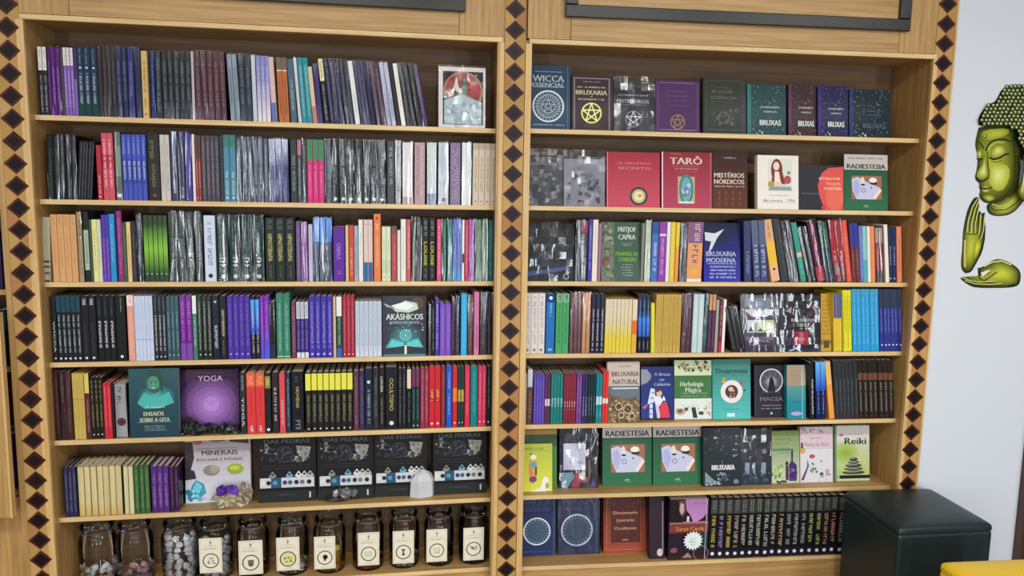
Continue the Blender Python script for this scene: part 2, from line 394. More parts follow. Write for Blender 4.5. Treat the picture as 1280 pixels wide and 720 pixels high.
cor = [tuple(atz(px, py, zo)[:2]) for px, py in ((1056, 609), (1163, 605), (1243, 654), (1124, 656))]
ottoman('dark green leatherette cube ottoman standing in front of the right bookcase', cor, zo, M_leather)
p0 = atz(1174, 697, zo)
cor2 = [(p0.x, p0.y), (p0.x+.35, p0.y-.02), (p0.x+.33, p0.y-.37), (p0.x-.02, p0.y-.35)]
ottoman('bright yellow leatherette cube ottoman in the bottom right corner', cor2, zo, M_yellow)
# door frame at the right edge
dj = box('door_frame', M_dark, 2.088, 2.18, -.07, -.031, 0, 2.15); dj.matrix_world = R3 @ Matrix.Translation(dj.location)
dj.name = 'door_1'; struct(dj)
# ------------------------------------------------------------------ books standing spine out
SEG = {'A': (0, 40, 3.765), 'B': (320, 40, 3.765), 'C': (40, 150, 4.267), 'D': (330, 150, 4.129), 'E': (40, 250, 4.267), 'F': (330, 250, 4.129),
       'G': (40, 350, 4.267), 'H': (330, 350, 4.129), 'I': (40, 445, 4.267), 'J': (330, 445, 4.129), 'K': (50, 535, 4.267),
       'Q': (640, 260, 4.741), 'R': (890, 260, 4.741), 'S': (640, 350, 4.741), 'T': (890, 350, 4.741), 'U': (640, 440, 4.923), 'V': (880, 440, 4.923), 'Z': (840, 600, 5.333)}
ROW = {'A': ('L', 0), 'B': ('L', 0), 'C': ('L', 1), 'D': ('L', 1), 'E': ('L', 2), 'F': ('L', 2), 'G': ('L', 3), 'H': ('L', 3), 'I': ('L', 4), 'J': ('L', 4), 'K': ('L', 5),
       'Q': ('R', 2), 'R': ('R', 2), 'S': ('R', 3), 'T': ('R', 3), 'U': ('R', 4), 'V': ('R', 4), 'Z': ('R', 6)}
ORD = 'first second third fourth fifth sixth seventh'.split()
def phrase(side, i): return f"{['top', 'second', 'third', 'fourth', 'fifth', 'sixth', 'lowest'][i]} shelf, {'left' if side == 'L' else 'right'} bay"
def shelfz(side, i): return (ZL if side == 'L' else ZR)[i]
placed = []
YS = .006
def spine_run(seg, xl, xr, n, top, desc, base, b=(), t=(), d=(), w=0, lean=0.0, tx=None, dep=.150, name=None, y=YS, al='n'):
    """n alike books side by side; b bands, t lettering ranges, d dots, w wrapped in film"""
    ox, oy, sc = SEG[seg]; side, i = ROW[seg]; z0 = shelfz(side, i)
    px0, px1, pt = ox+xl/sc, ox+xr/sc, oy+top/sc
    zt = at((px0+px1)/2, pt, y, side).z
    pb = pt+(zt-z0)*(80/.23); pm = (pt+pb)/2
    u0, u1 = at(px0, pm, y, side).x, at(px1, pm, y, side).x
    H = max(.08, min((zt-z0)/math.cos(math.radians(lean)), .262)); pitch = (u1-u0)/n; la = math.radians(lean)
    W = pitch*math.cos(la)*(.955 if not w else .90)
    sh = -math.tan(la)*H/2                       # spines are measured at mid height
    rnd = random.Random(int(xl*13+top))
    # meshes shared by the run
    m = MB(); hx = W/2; bt = min(.0022, W*.16); ch = min(.0018, W*.2)
    m.box(-hx, -hx+bt, ch*.6, dep, 0, H, base); m.box(hx-bt, hx, ch*.6, dep, 0, H, base)
    m.prism([(-hx+ch, 0), (hx-ch, 0), (hx-ch, H), (-hx+ch, H)], 0, bt, base)
    for s in (-1, 1): m.face([(s*(hx-ch), 0, 0), (s*hx, ch*.6, 0), (s*hx, ch*.6, H), (s*(hx-ch), 0, H)][::s], base)
    cov = m.mesh('cover', M_card)
    m = MB(); m.box(-hx+bt, hx-bt, bt+.0005, dep-.004, .0018, H-.0022); pag = m.mesh('pages', M_paper)
    pr = None
    if b or t or d or tx:
        pr = MB().page(2*(hx-ch*.5), H, -(hx-ch*.5), 0)
        for q in b:
            if len(q) == 4: pr.grad(0, q[0], 1, q[1], q[2], q[3])
            else: pr.rect(0, q[0], 1, q[1], q[2])
        for q in t: pr.vmarks(q[0], q[1], q[3] if len(q) > 3 else .5, (q[4] if len(q) > 4 else .5)*.84, q[2], int(xl))
        for q in d: pr.ell(.5, q[0], q[1], q[1], q[2], 10)
        if tx: pr.text(tx[0], .5, (tx[1]+tx[2])/2, tx[4] if len(tx) > 4 else .55, tx[3], (tx[2]-tx[1]), rot=True)
        pr = pr.mesh('spine_print', M_ink)
    fl = None
    if w:
        m = MB(); e = .0009; hh = H+.005; q = W/2+e
        nx, nz = 2, 6
        for (ax, ay, bx_, by_) in ((-q, -e, q, -e), (q, -e, q, dep), (-q, dep, -q, -e)):
            g = 1 if ay != by_ else nx
            for a in range(g):
                for c in range(nz):
                    f0, f1, h0, h1 = a/g, (a+1)/g, hh*c/nz, hh*(c+1)/nz
                    m.face([(ax+(bx_-ax)*f0, ay+(by_-ay)*f0, h0), (ax+(bx_-ax)*f1, ay+(by_-ay)*f1, h0), (ax+(bx_-ax)*f1, ay+(by_-ay)*f1, h1), (ax+(bx_-ax)*f0, ay+(by_-ay)*f0, h1)], 'ffffff')
        fl = m.mesh('plastic_wrap', M_film)
    nm = name or ('card_pack' if 'card pack' in desc else 'hardcover_book' if 'hardback' in desc else 'slim_book' if 'slim' in desc else 'wrapped_book' if w else 'small_paperback' if 'short' in desc else 'paperback')
    for k in range(n):
        uc = u0+pitch*(k+.5); dy = rnd.uniform(-.0015, .0025)+(0 if i < 4 else .002)
        ang = la+(math.radians(rnd.uniform(-.25, .25)) if n > 1 and not w else 0)
        # lowest corner rests on the shelf
        lift = abs(math.sin(la))*hx+.0002
        loc = wpos(uc+sh, y+dy, z0+lift, side)
        o = thing(nm, desc, 'card pack' if nm == 'card_pack' else 'book', loc, (0, la, frame(side)))
        placed.append((o, seg, side, i, uc, desc))
        obj('cover', cov, o); obj('pages', pag, o)
        if pr: obj('spine_print', pr, o, (0, -.0004, 0))
        if fl: obj('plastic_wrap', fl, o)
S = spine_run
# --- left bay, top shelf
wt = 'e9e6de'; gr = 'b9bcc4'
S('A', 180, 222, 2, 70, 'black paperback with white label at spine top', '20242c', b=[(.66, 1, wt)], t=[(.69, .97, '333333'), (.05, .58, gr)])
S('A', 223, 238, 1, 70, 'plain dark violet paperback', '46185c', t=[(.1, .8, '9a6ab0')])
S('A', 239, 284, 2, 72, 'bright purple paperback', '6a1f8a', t=[(.15, .7, 'c9a6dc')], w=1)
S('A', 285, 299, 1, 75, 'grey-brown wrapped paperback', '595057', w=1)
S('A', 300, 347, 3, 74, 'violet paperback with white label at spine top', '7a5cb0', b=[(.74, 1, wt)], t=[(.76, .98, '444444', .5, .4), (.12, .66, 'd6c8ec')])
S('A', 348, 361, 1, 78, 'paperback, dark plum above and lilac below', '7d64a6', b=[(.55, 1, '3a1850')])
S('A', 363, 458, 3, 70, 'dark teal-blue hardback with silver lettering', '17304c', b=[(0, .25, '123c3e')], t=[(.15, .62, 'b8c8d4'), (.74, .97, '8fa6bc', .5, .25)], d=[(.7, .22, 'b8c8d4')])
S('A', 460, 482, 1, 74, 'thin black wrapped book with pinkish edge', '3a3036', b=[(0, 1, '3a3036')], w=1)
S('A', 484, 544, 3, 68, 'dark brown-grey wrapped paperback', '40393a', t=[(.2, .8, '7a7068')], w=1)
S('A', 546, 600, 2, 72, 'navy blue wrapped paperback', '232a5a', t=[(.25, .8, '8088b8')], w=1)
S('A', 601, 631, 1, 72, 'indigo wrapped paperback', '38388a', w=1, t=[(.3, .8, '9a9ad0')])
S('A', 632, 664, 1, 74, 'dark navy wrapped paperback beside a cream spine', '1e2850', w=1)
S('A', 667, 696, 1, 89, 'cream-yellow hardback', 'd0b070', t=[(.15, .85, '8a6c34')], d=[(.06, .2, '7a5c2a')])
S('A', 708, 729, 1, 92, 'thin royal blue wrapped paperback', '26347e', w=1, t=[(.2, .8, '8aa0d0')])
S('A', 731, 759, 1, 93, 'dark slate wrapped paperback', '2c3640', t=[(.1, .9, '8c9aa6')], w=1)
S('A', 761, 900, 5, 95, 'black wrapped paperback with grey lettering', '24272e', t=[(.15, .85, '8e929a')], w=1)
S('A', 901, 915, 1, 92, 'thin white-edged wrapped paperback', 'cfc0c4', w=1)
S('A', 917, 1062, 5, 94, 'maroon wrapped paperback', '5c2e3c', t=[(.2, .85, 'a88c94')], w=1, lean=-1)
S('A', 1075, 1122, 2, 106, 'silver-grey wrapped paperback', '9aaab6', t=[(.2, .8, '56626e')], w=1, lean=-2.5)
S('A', 1124, 1183, 2, 108, 'dark slate-blue wrapped paperback', '2c3a48', t=[(.2, .8, '8a98a4')], w=1, lean=-1.5)
S('A', 1185, 1206, 1, 110, 'thin pale wrapped paperback', 'd4d6dc', w=1, lean=-1)
S('A', 1208, 1270, 3, 112, 'lavender paperback fading to white below', '8a8cc4', b=[(0, .6, 'e8dcd8', '9a9cce')], t=[(.4, .85, 'd8d8f0')], lean=-1)
S('B', 66, 90, 1, 118, 'white and blue thin paperback', 'd4b8b4', b=[(0, .3, '5a74b4')], lean=-2.5)
S('B', 100, 150, 2, 120, 'orange-brown paperback with grey top band', 'b86c3c', b=[(.8, 1, '6e6458'), (.79, .81, 'e0d0b8')], t=[(.1, .7, '7a3c20')], lean=-2)
S('B', 154, 184, 1, 128, 'slate-blue paperback beside the teal ones', '4a6478', t=[(.2, .7, 'a8b8c4')], lean=-3)
S('B', 186, 202, 1, 122, 'thin white wrapped paperback', 'dcdcd8', w=1, lean=-4)
S('B', 204, 254, 2, 122, 'bright teal paperback', '2f8c98', t=[(.1, .9, 'a0d0d4')], lean=-4)
S('B', 256, 276, 1, 165, 'small cream paperback', 'd8c0a0', b=[(0, .3, 'c47a70')], lean=-5)
S('B', 278, 304, 1, 155, 'small indigo wrapped paperback', '40307a', w=1, lean=-5)
S('B', 306, 330, 1, 128, 'black paperback with pale yellow label at spine top', '25252c', b=[(.66, 1, 'e4dfb0')], t=[(.69, .96, '55553a'), (.05, .6, 'b0b0b8')], lean=-5.5)
S('B', 332, 402, 3, 132, 'speckled dark indigo wrapped paperback', '2c2c50', t=[(.05, .95, '8c94b4')], w=1, lean=-6)
S('B', 404, 446, 2, 136, 'leaning dark slate wrapped paperback', '3c444e', t=[(.1, .8, '80888c')], w=1, lean=-6.5)
S('B', 448, 472, 1, 138, 'leaning white paperback', 'e4e4e4', t=[(.15, .5, '808080', .5, .3)], lean=-7)
S('B', 474, 520, 3, 140, 'leaning slate-violet wrapped paperback', '45456a', t=[(.1, .8, '9090ac')], w=1, lean=-7.5)
S('B', 522, 545, 1, 143, 'leaning deep indigo wrapped paperback', '2c2656', w=1, lean=-7.5)
S('B', 547, 594, 2, 145, 'leaning plum-grey wrapped paperback', '5c4454', t=[(.1, .9, '9c8c98')], w=1, lean=-8)
S('B', 596, 640, 2, 145, 'leaning pale lavender wrapped paperback', 'c8c8dc', w=1, t=[(.1, .5, '8080a0')], lean=-8)
S('B', 642, 661, 1, 148, 'leaning thin black paperback between two pale ones', '26262c', lean=-8.5)
S('B', 663, 684, 1, 150, 'leaning thin white paperback', 'eceae4', t=[(.3, .8, 'a0a0a0', .5, .3)], lean=-8.5)
S('B', 686, 734, 2, 152, 'leaning speckled charcoal wrapped paperback', '33363a', t=[(.1, .95, '9c9ca0')], w=1, lean=-9)
S('B', 736, 760, 1, 155, 'leaning black-green wrapped paperback', '1c2622', w=1, lean=-9.5)
S('B', 762, 784, 1, 158, 'leaning purple wrapped paperback, last of the row', '5a3c74', t=[(.2, .8, 'a890bc')], w=1, lean=-10)
# --- left bay, second shelf
S('C', 82, 240, 5, 84, 'black wrapped book with bright crinkled film', '161c1f', t=[(.1, .8, '5c6664')], w=1, lean=1)
S('C', 244, 325, 5, 113, 'thin black paperback with white edge, leaning', '14161a', b=[(.02, .98, '1a1c22')], t=[(.03, .97, 'd8dcdc', .85, .14)], lean=5)
S('C', 345, 371, 1, 134, 'short crimson paperback', 'b02c3e', t=[(.1, .45, 'f0c0c0')], d=[(.06, .2, 'f4d8d8')])
S('C', 373, 435, 2, 70, 'tall rose-red paperback', 'cc5266', b=[(.48, .68, 'b02c40')], t=[(.2, .9, 'f4d4d8')])
S('C', 441, 476, 1, 64, 'grey-green wrapped paperback with white disc below', '788078', b=[(.35, .8, '98a498')], d=[(.07, .42, 'f0f0ec')], w=1)
S('C', 481, 609, 5, 78, 'cornflower-blue paperback with pale lettering', '4252b4', b=[(.26, .62, '3444a0')], t=[(.3, .6, 'd8dcf4', .5, .6), (.7, .95, 'a0a8e0')])
S('C', 613, 680, 1, 72, 'thick black hardback with olive title', '1a1a1a', tx=('AUTOAJUDA', .2, .55, '8c8450', .32), t=[(.62, .9, '807a4c', .4, .4)], d=[(.08, .14, 'b04030')])
S('C', 684, 735, 2, 79, 'pale grey paperback', 'c4c0b8', t=[(.15, .85, '8c8880')])
S('C', 737, 780, 1, 68, 'navy wrapped book with strong film glare', '262c58', t=[(.1, .3, 'e0e0e0')], w=1)
S('C', 782, 816, 1, 66, 'second navy wrapped book with film glare', '2c2e60', t=[(.05, .2, 'f0f0f0')], w=1)
S('C', 818, 853, 1, 68, 'deep purple wrapped book', '4a2a96', t=[(.2, .8, '9c80cc')], w=1)
S('C', 855, 869, 1, 76, 'thin white paperback next to deep purple one', 'e0dcd8')
S('C', 871, 901, 2, 82, 'thin paperback, brown above and red below', '8c3430', b=[(.66, 1, '4a3c34')], t=[(.2, .6, 'e0b0a0')], d=[(.05, .2, 'f0e0d8')])
S('C', 903, 1000, 4, 84, 'grey-plum paperback', '48424e', t=[(.1, .9, '8c8894')])
S('C', 1002, 1021, 1, 84, 'thin dark slate-green paperback', '303c40')
S('C', 1022, 1087, 2, 80, 'steel-blue paperback with greenish top', '4c88a0', b=[(.82, 1, '3c7c70')], t=[(.1, .45, 'd0e0e8')], d=[(.06, .2, 'e8f4f8')])
S('C', 1089, 1236, 5, 94, 'blue-grey wrapped paperback', '525c6c', t=[(.1, .95, 'b4bcc4', .5, .6)], w=1)
S('D', 0, 21, 1, 97, 'plain blue-grey paperback', '5c6674', t=[(.1, .9, 'c4c8cc')])
S('D', 23, 128, 3, 99, 'navy-violet wrapped book, painted glare at top', '4a4a86', b=[(.55, 1, '5a5c90', 'c8ccdc')], w=1)  # whitish gradient paints the film glare onto the spine
S('D', 136, 170, 1, 100, 'dark green-grey book with tall lettering', '343e40', t=[(.15, .75, '9ca4a0', .5, .6)])
S('D', 172, 194, 1, 102, 'slate paperback with pinkish top', '4c545c', b=[(.76, 1, 'b07888')], t=[(.1, .7, 'b0b8bc')])
S('D', 196, 219, 1, 102, 'grey wrapped paperback beside pink and green ones', '5a5f63', t=[(.1, .9, 'c0c0c0')], w=1)
S('D', 222, 310, 3, 101, 'hot-pink paperback with green upper third', 'd0357a', b=[(.67, 1, '3c8a60')], t=[(.1, .6, 'e890b4')])
S('D', 313, 346, 1, 103, 'grey-blue slim wrapped book', '45525a', w=1, t=[(.1, .9, '909ca0')])
S('D', 348, 628, 7, 106, 'black wrapped volume with white emblem at foot', '1c2226', t=[(.3, .85, '7c8488', .5, .55)], d=[(.07, .25, 'd8dcdc')], w=1)
S('D', 634, 675, 1, 108, 'slate book with cream print', '3a4248', t=[(.3, .9, 'a8aca8')])
S('D', 677, 708, 1, 108, 'white and grey wrapped book', 'b8bcb8', t=[(.2, .9, '4c5450')], w=1)
S('D', 713, 771, 1, 116, 'thick white wrapped hardback with pink tinge', 'e2dcd8', b=[(0, .12, 'c49c94')], w=1)
S('D', 776, 832, 1, 116, 'thick rose-grey patterned hardback', 'b89aa0', t=[(.05, .95, '94747c', .3, .3), (.05, .95, 'd8c4c4', .7, .3)])
S('D', 839, 892, 1, 117, 'thick white wrapped hardback, bluish foot', 'd4dcd8', b=[(0, .18, '8c98b4')], w=1)
S('D', 897, 955, 1, 118, 'thick silver-white wrapped hardback', 'c4c8d0', w=1, d=[(.08, .2, '606468')])
S('D', 960, 1015, 1, 118, 'thick lavender-grey hardback', '857894', t=[(.05, .95, 'a49ab0', .5, .8)])
S('D', 1019, 1072, 1, 118, 'thick pale white wrapped hardback', 'dfe4e0', w=1)
S('D', 1077, 1200, 4, 121, 'cream paperback at the right end', 'cfc2ae', b=[(.9, 1, 'b8a898')], t=[(.2, .8, 'a89478')], d=[(.06, .15, '706050')])
# --- left bay, third shelf
S('E', 54, 96, 1, 92, 'pale grey book with dark rings at foot, leaning', 'aaa690', b=[(.3, .33, '3c3c34'), (.22, .25, '4a4a40'), (.12, .15, '5a5a4c'), (0, .03, '4a4a40')], lean=2.5)
S('E', 103, 238, 4, 78, 'peach-tan paperback', 'd2a06c', t=[(.85, .97, 'a86c40'), (.2, .75, 'c08c5c', .5, .3)])
S('E', 242, 270, 1, 64, 'beige wrapped book', 'bca47c', t=[(.1, .9, '8c7850')], w=1)
S('E', 276, 305, 1, 62, 'book with black top and pale green middle', '1f2228', b=[(.17, .74, 'a4b8a0')], t=[(.25, .7, '50604c')])
S('E', 307, 320, 1, 105, 'thin dark grey-green book', '4c5048')
S('E', 322, 348, 1, 105, 'pale lemon paperback', 'dce094', t=[(.15, .85, 'a0a45c')])
S('E', 349, 370, 1, 106, 'cream-white thin paperback', 'd4d0c0', t=[(.2, .8, 'a09c8c', .5, .3)])
S('E', 373, 411, 2, 80, 'blue-violet paperback with magenta title', '4a3ca8', t=[(.05, .65, 'd070d0', .5, .6)], b=[(.0, .1, '5c44b8')])
S('E', 413, 444, 1, 75, 'sky-blue paperback', '2a8cc8', t=[(.3, .85, '90c8e8')])
S('E', 452, 482, 1, 58, 'tall magenta paperback', 'a8388c', t=[(.1, .9, 'e4a0d4')], w=1)
S('E', 484, 504, 1, 118, 'short brown-green book', '48503c', t=[(.1, .9, '8c9070')])
S('E', 506, 528, 1, 118, 'short cream paperback', 'e0c888', t=[(.1, .8, 'a08848')])
S('E', 530, 554, 1, 118, 'short dark plum-brown paperback', '352c34', t=[(.1, .8, '746870')])
S('E', 557, 591, 1, 82, 'dark wrapped book beside the lime-green set', '2c3438', t=[(.3, .9, 'b0b8bc')], w=1)
S('E', 596, 724, 5, 82, 'green gradient paperback with lime middle', '2c4424', b=[(.5, .85, '86c43c', '3a5a30'), (.12, .5, '2c5424', '86c43c')], d=[(.12, .16, 'e8f0e0')], t=[(.2, .8, '50782c', .5, .25)])
S('E', 729, 910, 4, 66, 'dark green-grey wrapped book with silver title', '2c3630', t=[(.2, .62, 'a0a89c', .5, .5), (.66, .95, '8c9488', .5, .3)], w=1)
S('E', 918, 980, 1, 83, 'thick white-blue hardback', 'c8d4e8', t=[(.25, .9, '7c88a4', .5, .5)], d=[(.09, .22, '282c38')])
S('E', 985, 1240, 4, 84, 'thick dark green wrapped hardback with white title', '143a32', t=[(.2, .36, 'e8ece4', .5, .55), (.38, .9, '4c7464', .5, .6)], d=[(.08, .22, 'd0d8d0')], w=1)
S('F', 6, 160, 3, 93, 'thick black-green hardback with vertical yellow title', '1e2a26', tx=('HIPNOTERAPIA', .32, .75, 'cfc878', .5), t=[(.05, .25, '8c5c54', .5, .3), (.8, .97, '5c7064', .5, .6)])
S('F', 165, 188, 1, 110, 'mauve-grey paperback', '6c5484', t=[(.1, .9, 'a894b8')])
S('F', 190, 226, 1, 118, 'orchid-purple wrapped paperback', '94489c', t=[(.1, .9, 'd4a0d8')], w=1)
S('F', 230, 251, 1, 126, 'short pale lilac paperback', 'c4bcdc', t=[(.3, .9, '8c80ac', .5, .3)])
S('F', 253, 352, 3, 92, 'wrapped paperback, sky-blue above and slate below', '46566e', b=[(.62, 1, '5c94e0', '78acec')], t=[(.1, .6, '8c9cb4')], w=1)
S('F', 356, 418, 1, 138, 'short thick purple book', '5c2a98', t=[(.1, .2, '9c70cc', .5, .4)], tx=('CABALA', .4, .7, 'b08cdc', .4))
S('F', 421, 436, 1, 132, 'thin yellow-cream paperback', 'dcc488')
S('F', 438, 464, 1, 132, 'short orange-red paperback', 'cc4a38', t=[(.1, .6, 'f4c8b8')])
S('F', 466, 486, 1, 134, 'short pale blue-grey paperback', 'a0b4c4', t=[(.1, .8, '60748c')])
S('F', 488, 511, 1, 102, 'white paperback beside pink and blue pair', 'e8e4dc', t=[(.4, .8, 'a0a0a0', .5, .3)])
S('F', 514, 561, 2, 102, 'pale pink paperback with blue foot', 'dcc4bc', b=[(0, .31, '2c64a4')], d=[(.92, .14, '7c4c4c')])
S('F', 566, 603, 1, 72, 'tall orange paperback', 'e07c48', t=[(.2, .85, 'f4c4a0')], d=[(.94, .2, '7c3c24')])
S('F', 608, 654, 2, 138, 'short cream-green paperback with dark dot', 'd4dcb8', b=[(.15, .4, 'c4d0a8')], d=[(.07, .14, '4c5c3c')], t=[(.45, .8, 'a0ac88', .5, .3)])
S('F', 657, 686, 1, 137, 'short dark red paperback', 'a83c48', b=[(.86, 1, '6c4c4c')], t=[(.2, .7, 'd49098', .5, .3)])
S('F', 688, 704, 1, 156, 'smallest cream paperback of the shelf', 'd8dcc4')
S('F', 706, 733, 1, 100, 'tall white paperback beside a pink-red one', 'dfe4dc', t=[(.2, .9, '8ca090', .5, .3)])
S('F', 735, 757, 1, 101, 'pink-red paperback', 'cc5058', t=[(.2, .9, 'f0c0c0')])
S('F', 760, 788, 1, 92, 'dark olive wrapped book', '2c3428', t=[(.1, .9, '7c8470')], w=1)
S('F', 789, 814, 1, 95, 'black wrapped paperback left of yellow-titled pair', '1c1e20', t=[(.1, .9, '60645c')], w=1)
S('F', 816, 886, 2, 92, 'black book with bright yellow title', '181a1c', tx=('LOUISE', .25, .62, 'd8d840', .5), t=[(.7, .95, '9c9c90', .5, .5), (.05, .2, '80807c', .5, .4)])
S('F', 892, 915, 1, 100, 'rose-pink paperback', 'd8527c', t=[(.1, .9, 'f4b4c8')])
S('F', 917, 943, 1, 101, 'dark sea-green wrapped book', '266c5c', t=[(.1, .9, '80b0a0')], w=1)
S('F', 945, 972, 1, 101, 'teal-green wrapped paperback', '3c8880', t=[(.1, .9, 'a0ccc4')], w=1)
S('F', 974, 1020, 2, 100, 'bright blue wrapped paperback', '2c5cc0', b=[(0, .2, '30a0d8')], t=[(.2, .9, '80a4e4')], w=1)
S('F', 1022, 1034, 1, 103, 'thin white paperback between blue and pink', 'e8e8e8', b=[(.3, .45, '303840')])
S('F', 1036, 1056, 1, 103, 'raspberry-pink paperback', 'c83c60', t=[(.1, .9, 'f0a4b4')])
S('F', 1058, 1086, 1, 103, 'lilac-magenta wrapped paperback', 'b058b4', t=[(.1, .9, 'dca4dc')], w=1)
S('F', 1088, 1155, 2, 103, 'grey-green wrapped book', '5c7c5c', t=[(.1, .9, 'a0b8a0')], w=1)
S('F', 1157, 1182, 1, 104, 'deep teal thin book', '245c5c', t=[(.1, .9, '70a0a0')])
S('F', 1184, 1200, 1, 104, 'thin steel-blue book at the right end', '3c6c94')
# --- left bay, fourth shelf
S('G', 106, 130, 1, 84, 'black paperback with spaced white capitals', '151a1c', tx=('WICCA', .15, .62, 'd4dcd8', .5), d=[(.06, .25, 'e0e4e0')])
S('G', 132, 262, 5, 86, 'black paperback with teal top and white lettering', '181e24', b=[(.76, 1, '1f4656')], t=[(.14, .72, 'd0d8dc', .5, .45)], d=[(.055, .28, 'e0e4e4')])
S('G', 265, 343, 2, 86, 'black paperback with white cross emblem at top', '191a1f', t=[(.82, .96, 'd8d8dc', .5, .6), (.12, .6, '3c3c44', .5, .6)], d=[(.06, .22, 'd8d8d8')])
S('G', 345, 444, 3, 86, 'black paperback with white lower title', '14161c', t=[(.2, .62, 'dcdce4', .5, .5), (.7, .95, '5c606c', .5, .3)])
S('G', 446, 500, 1, 84, 'thick black-green hardback', '0f1a16', t=[(.75, .97, 'b0b8b0', .6, .15)], d=[(.07, .17, 'e0e4dc')])
S('G', 508, 545, 1, 82, 'salmon-pink paperback with white top', 'e09c8c', b=[(.84, 1, 'ecdcd0')], t=[(.1, .75, 'f4d0c4', .5, .3), (.86, .98, 'b08c80')])
S('G', 547, 645, 5, 86, 'pale blue-white paperback', 'c4d0e8', b=[(.32, .34, 'a0b0d0')], t=[(.4, .9, 'a4b4d0', .5, .3)], d=[(.08, .14, '50607c')])
S('G', 650, 716, 3, 84, 'dark slate paperback with white italic title', '242c34', t=[(.15, .7, 'dce0e0', .5, .5), (.75, .97, '90989c', .5, .4)], d=[(.06, .22, 'e0e4e4')])
S('G', 718, 785, 3, 86, 'slate-teal paperback', '34545e', t=[(.15, .75, '90acb0', .5, .45)], d=[(.08, .2, 'c4d4d4')])
S('G', 788, 854, 2, 82, 'royal purple paperback', '6a1c8c', b=[(0, .26, '7c44a8')], t=[(.28, .9, 'd070d4', .5, .5)])
S('G', 856, 880, 1, 84, 'green paperback with white top label', '3c7c64', b=[(.72, 1, 'e4e8e0')], t=[(.2, .68, 'c0d8c8', .5, .5)])
S('G', 882, 960, 3, 84, 'black-green paperback with pale lettering', '1c2824', t=[(.1, .9, 'b0b8a4', .5, .45)], d=[(.08, .2, 'c8d0c8')])
S('G', 962, 1000, 1, 82, 'dark navy book with white script title', '141a30', t=[(.15, .55, 'dce0ec', .5, .55)], d=[(.9, .2, 'c0c8e0')])
S('G', 1002, 1038, 1, 84, 'dark brown book with cream title', '1e1c22', t=[(.35, .82, 'd4ccac', .5, .5), (.08, .3, 'a09878', .5, .2)])
S('G', 1041, 1164, 4, 86, 'indigo-purple paperback', '46309c', t=[(.2, .95, '8870cc', .5, .45)], d=[(.08, .22, 'a898e0')])
S('G', 1167, 1215, 2, 88, 'paperback, electric blue above and black below', '1c1c34', b=[(.4, .95, '3a54c4', '58a4f0')], t=[(.1, .42, 'dcd4b0', .5, .5), (.5, .8, 'e0ecfc', .5, .3)])
S('G', 1217, 1237, 1, 88, 'magenta-violet paperback with blue foot', '8434b4', b=[(0, .45, '4058dc', '7038bc')], t=[(.3, .9, 'dc90e4', .5, .4)])
S('H', 0, 28, 1, 84, 'violet paperback with bright blue foot', '7434b0', b=[(0, .5, '4460e0', '6c38b8')], t=[(.3, .9, 'd490e4', .5, .4)])
S('H', 31, 60, 1, 112, 'short black wrapped book', '181c20', b=[(0, .25, '24344c')], w=1)
S('H', 63, 134, 2, 72, 'sea-green paperback', '38806a', t=[(.1, .85, '9cccb8', .5, .4)], b=[(.02, .035, 'b0d8c8')])
S('H', 141, 165, 1, 112, 'short plum paperback', '6c3c54', t=[(.1, .9, 'b08ca0')])
S('H', 167, 230, 3, 113, 'short indigo paperback with grey-white top label', '3c2c80', b=[(.7, 1, 'c8c8d4'), (0, .1, 'dcdce8')], t=[(.15, .66, '9c90d4', .5, .5), (.73, .97, '707084', .5, .4)])
S('H', 232, 355, 4, 84, 'ultramarine-violet paperback', '3e34a0', t=[(.15, .9, 'a098e0', .5, .5)], d=[(.06, .25, 'c0b8f0')])
S('H', 357, 371, 1, 86, 'thin sand-coloured paperback', 'd4b484')
S('H', 373, 403, 1, 86, 'paperback with white top, green middle, blue foot', '1c4c3c', b=[(.68, 1, 'e4e8e4'), (0, .15, '2c64b8')], t=[(.2, .65, 'a0c4b0')])
S('H', 405, 468, 3, 82, 'cherry-red paperback', 'a42c40', t=[(.1, .95, 'dc8c98', .5, .4)], d=[(.05, .22, 'f4d8d8')])
S('H', 471, 607, 6, 110, 'short ice-white paperback', 'bccada', b=[(0, .2, 'ccd4e4')], t=[(.1, .95, '94a4b4', .5, .35)])
S('H', 848, 864, 1, 130, 'thin grey wrapped book right of the glowing-book cover', '5a5c60', w=1)
S('H', 866, 880, 1, 118, 'thin black paperback beside violet ones', '181c20', t=[(.1, .9, 'b0b4b0')])
S('H', 883, 905, 1, 100, 'narrow indigo paperback', '4838a4', t=[(.1, .95, 'dcd0f0', .5, .5)])
S('H', 907, 965, 2, 124, 'short lilac-purple paperback', '7a50bc', t=[(.1, .9, 'a884dc', .5, .4)])
S('H', 967, 986, 1, 90, 'dark plum wrapped paperback', '4c2c44', t=[(.1, .9, 'a88ca0')], w=1)
S('H', 988, 1010, 1, 86, 'dusty blue wrapped paperback', '34405c', t=[(.1, .9, '8c98b4')], w=1)
S('H', 1016, 1048, 1, 72, 'bright cyan-blue paperback', '38acdc', t=[(.1, .9, '84d0f0', .5, .3)])
S('H', 1051, 1079, 1, 84, 'brick-brown wrapped paperback', '6c3c40', t=[(.1, .9, 'b08480')], w=1)
S('H', 1083, 1110, 1, 62, 'candy-pink paperback', 'c878a4', t=[(.08, .5, '6c3454', .5, .45)])
S('H', 1114, 1150, 1, 68, 'dark plum-brown thick wrapped book', '44303c', t=[(.1, .9, '9c8490')], w=1)
S('H', 1153, 1190, 2, 68, 'black-plum wrapped book at the right end', '2c2028', t=[(.1, .9, '7c6470')], w=1)
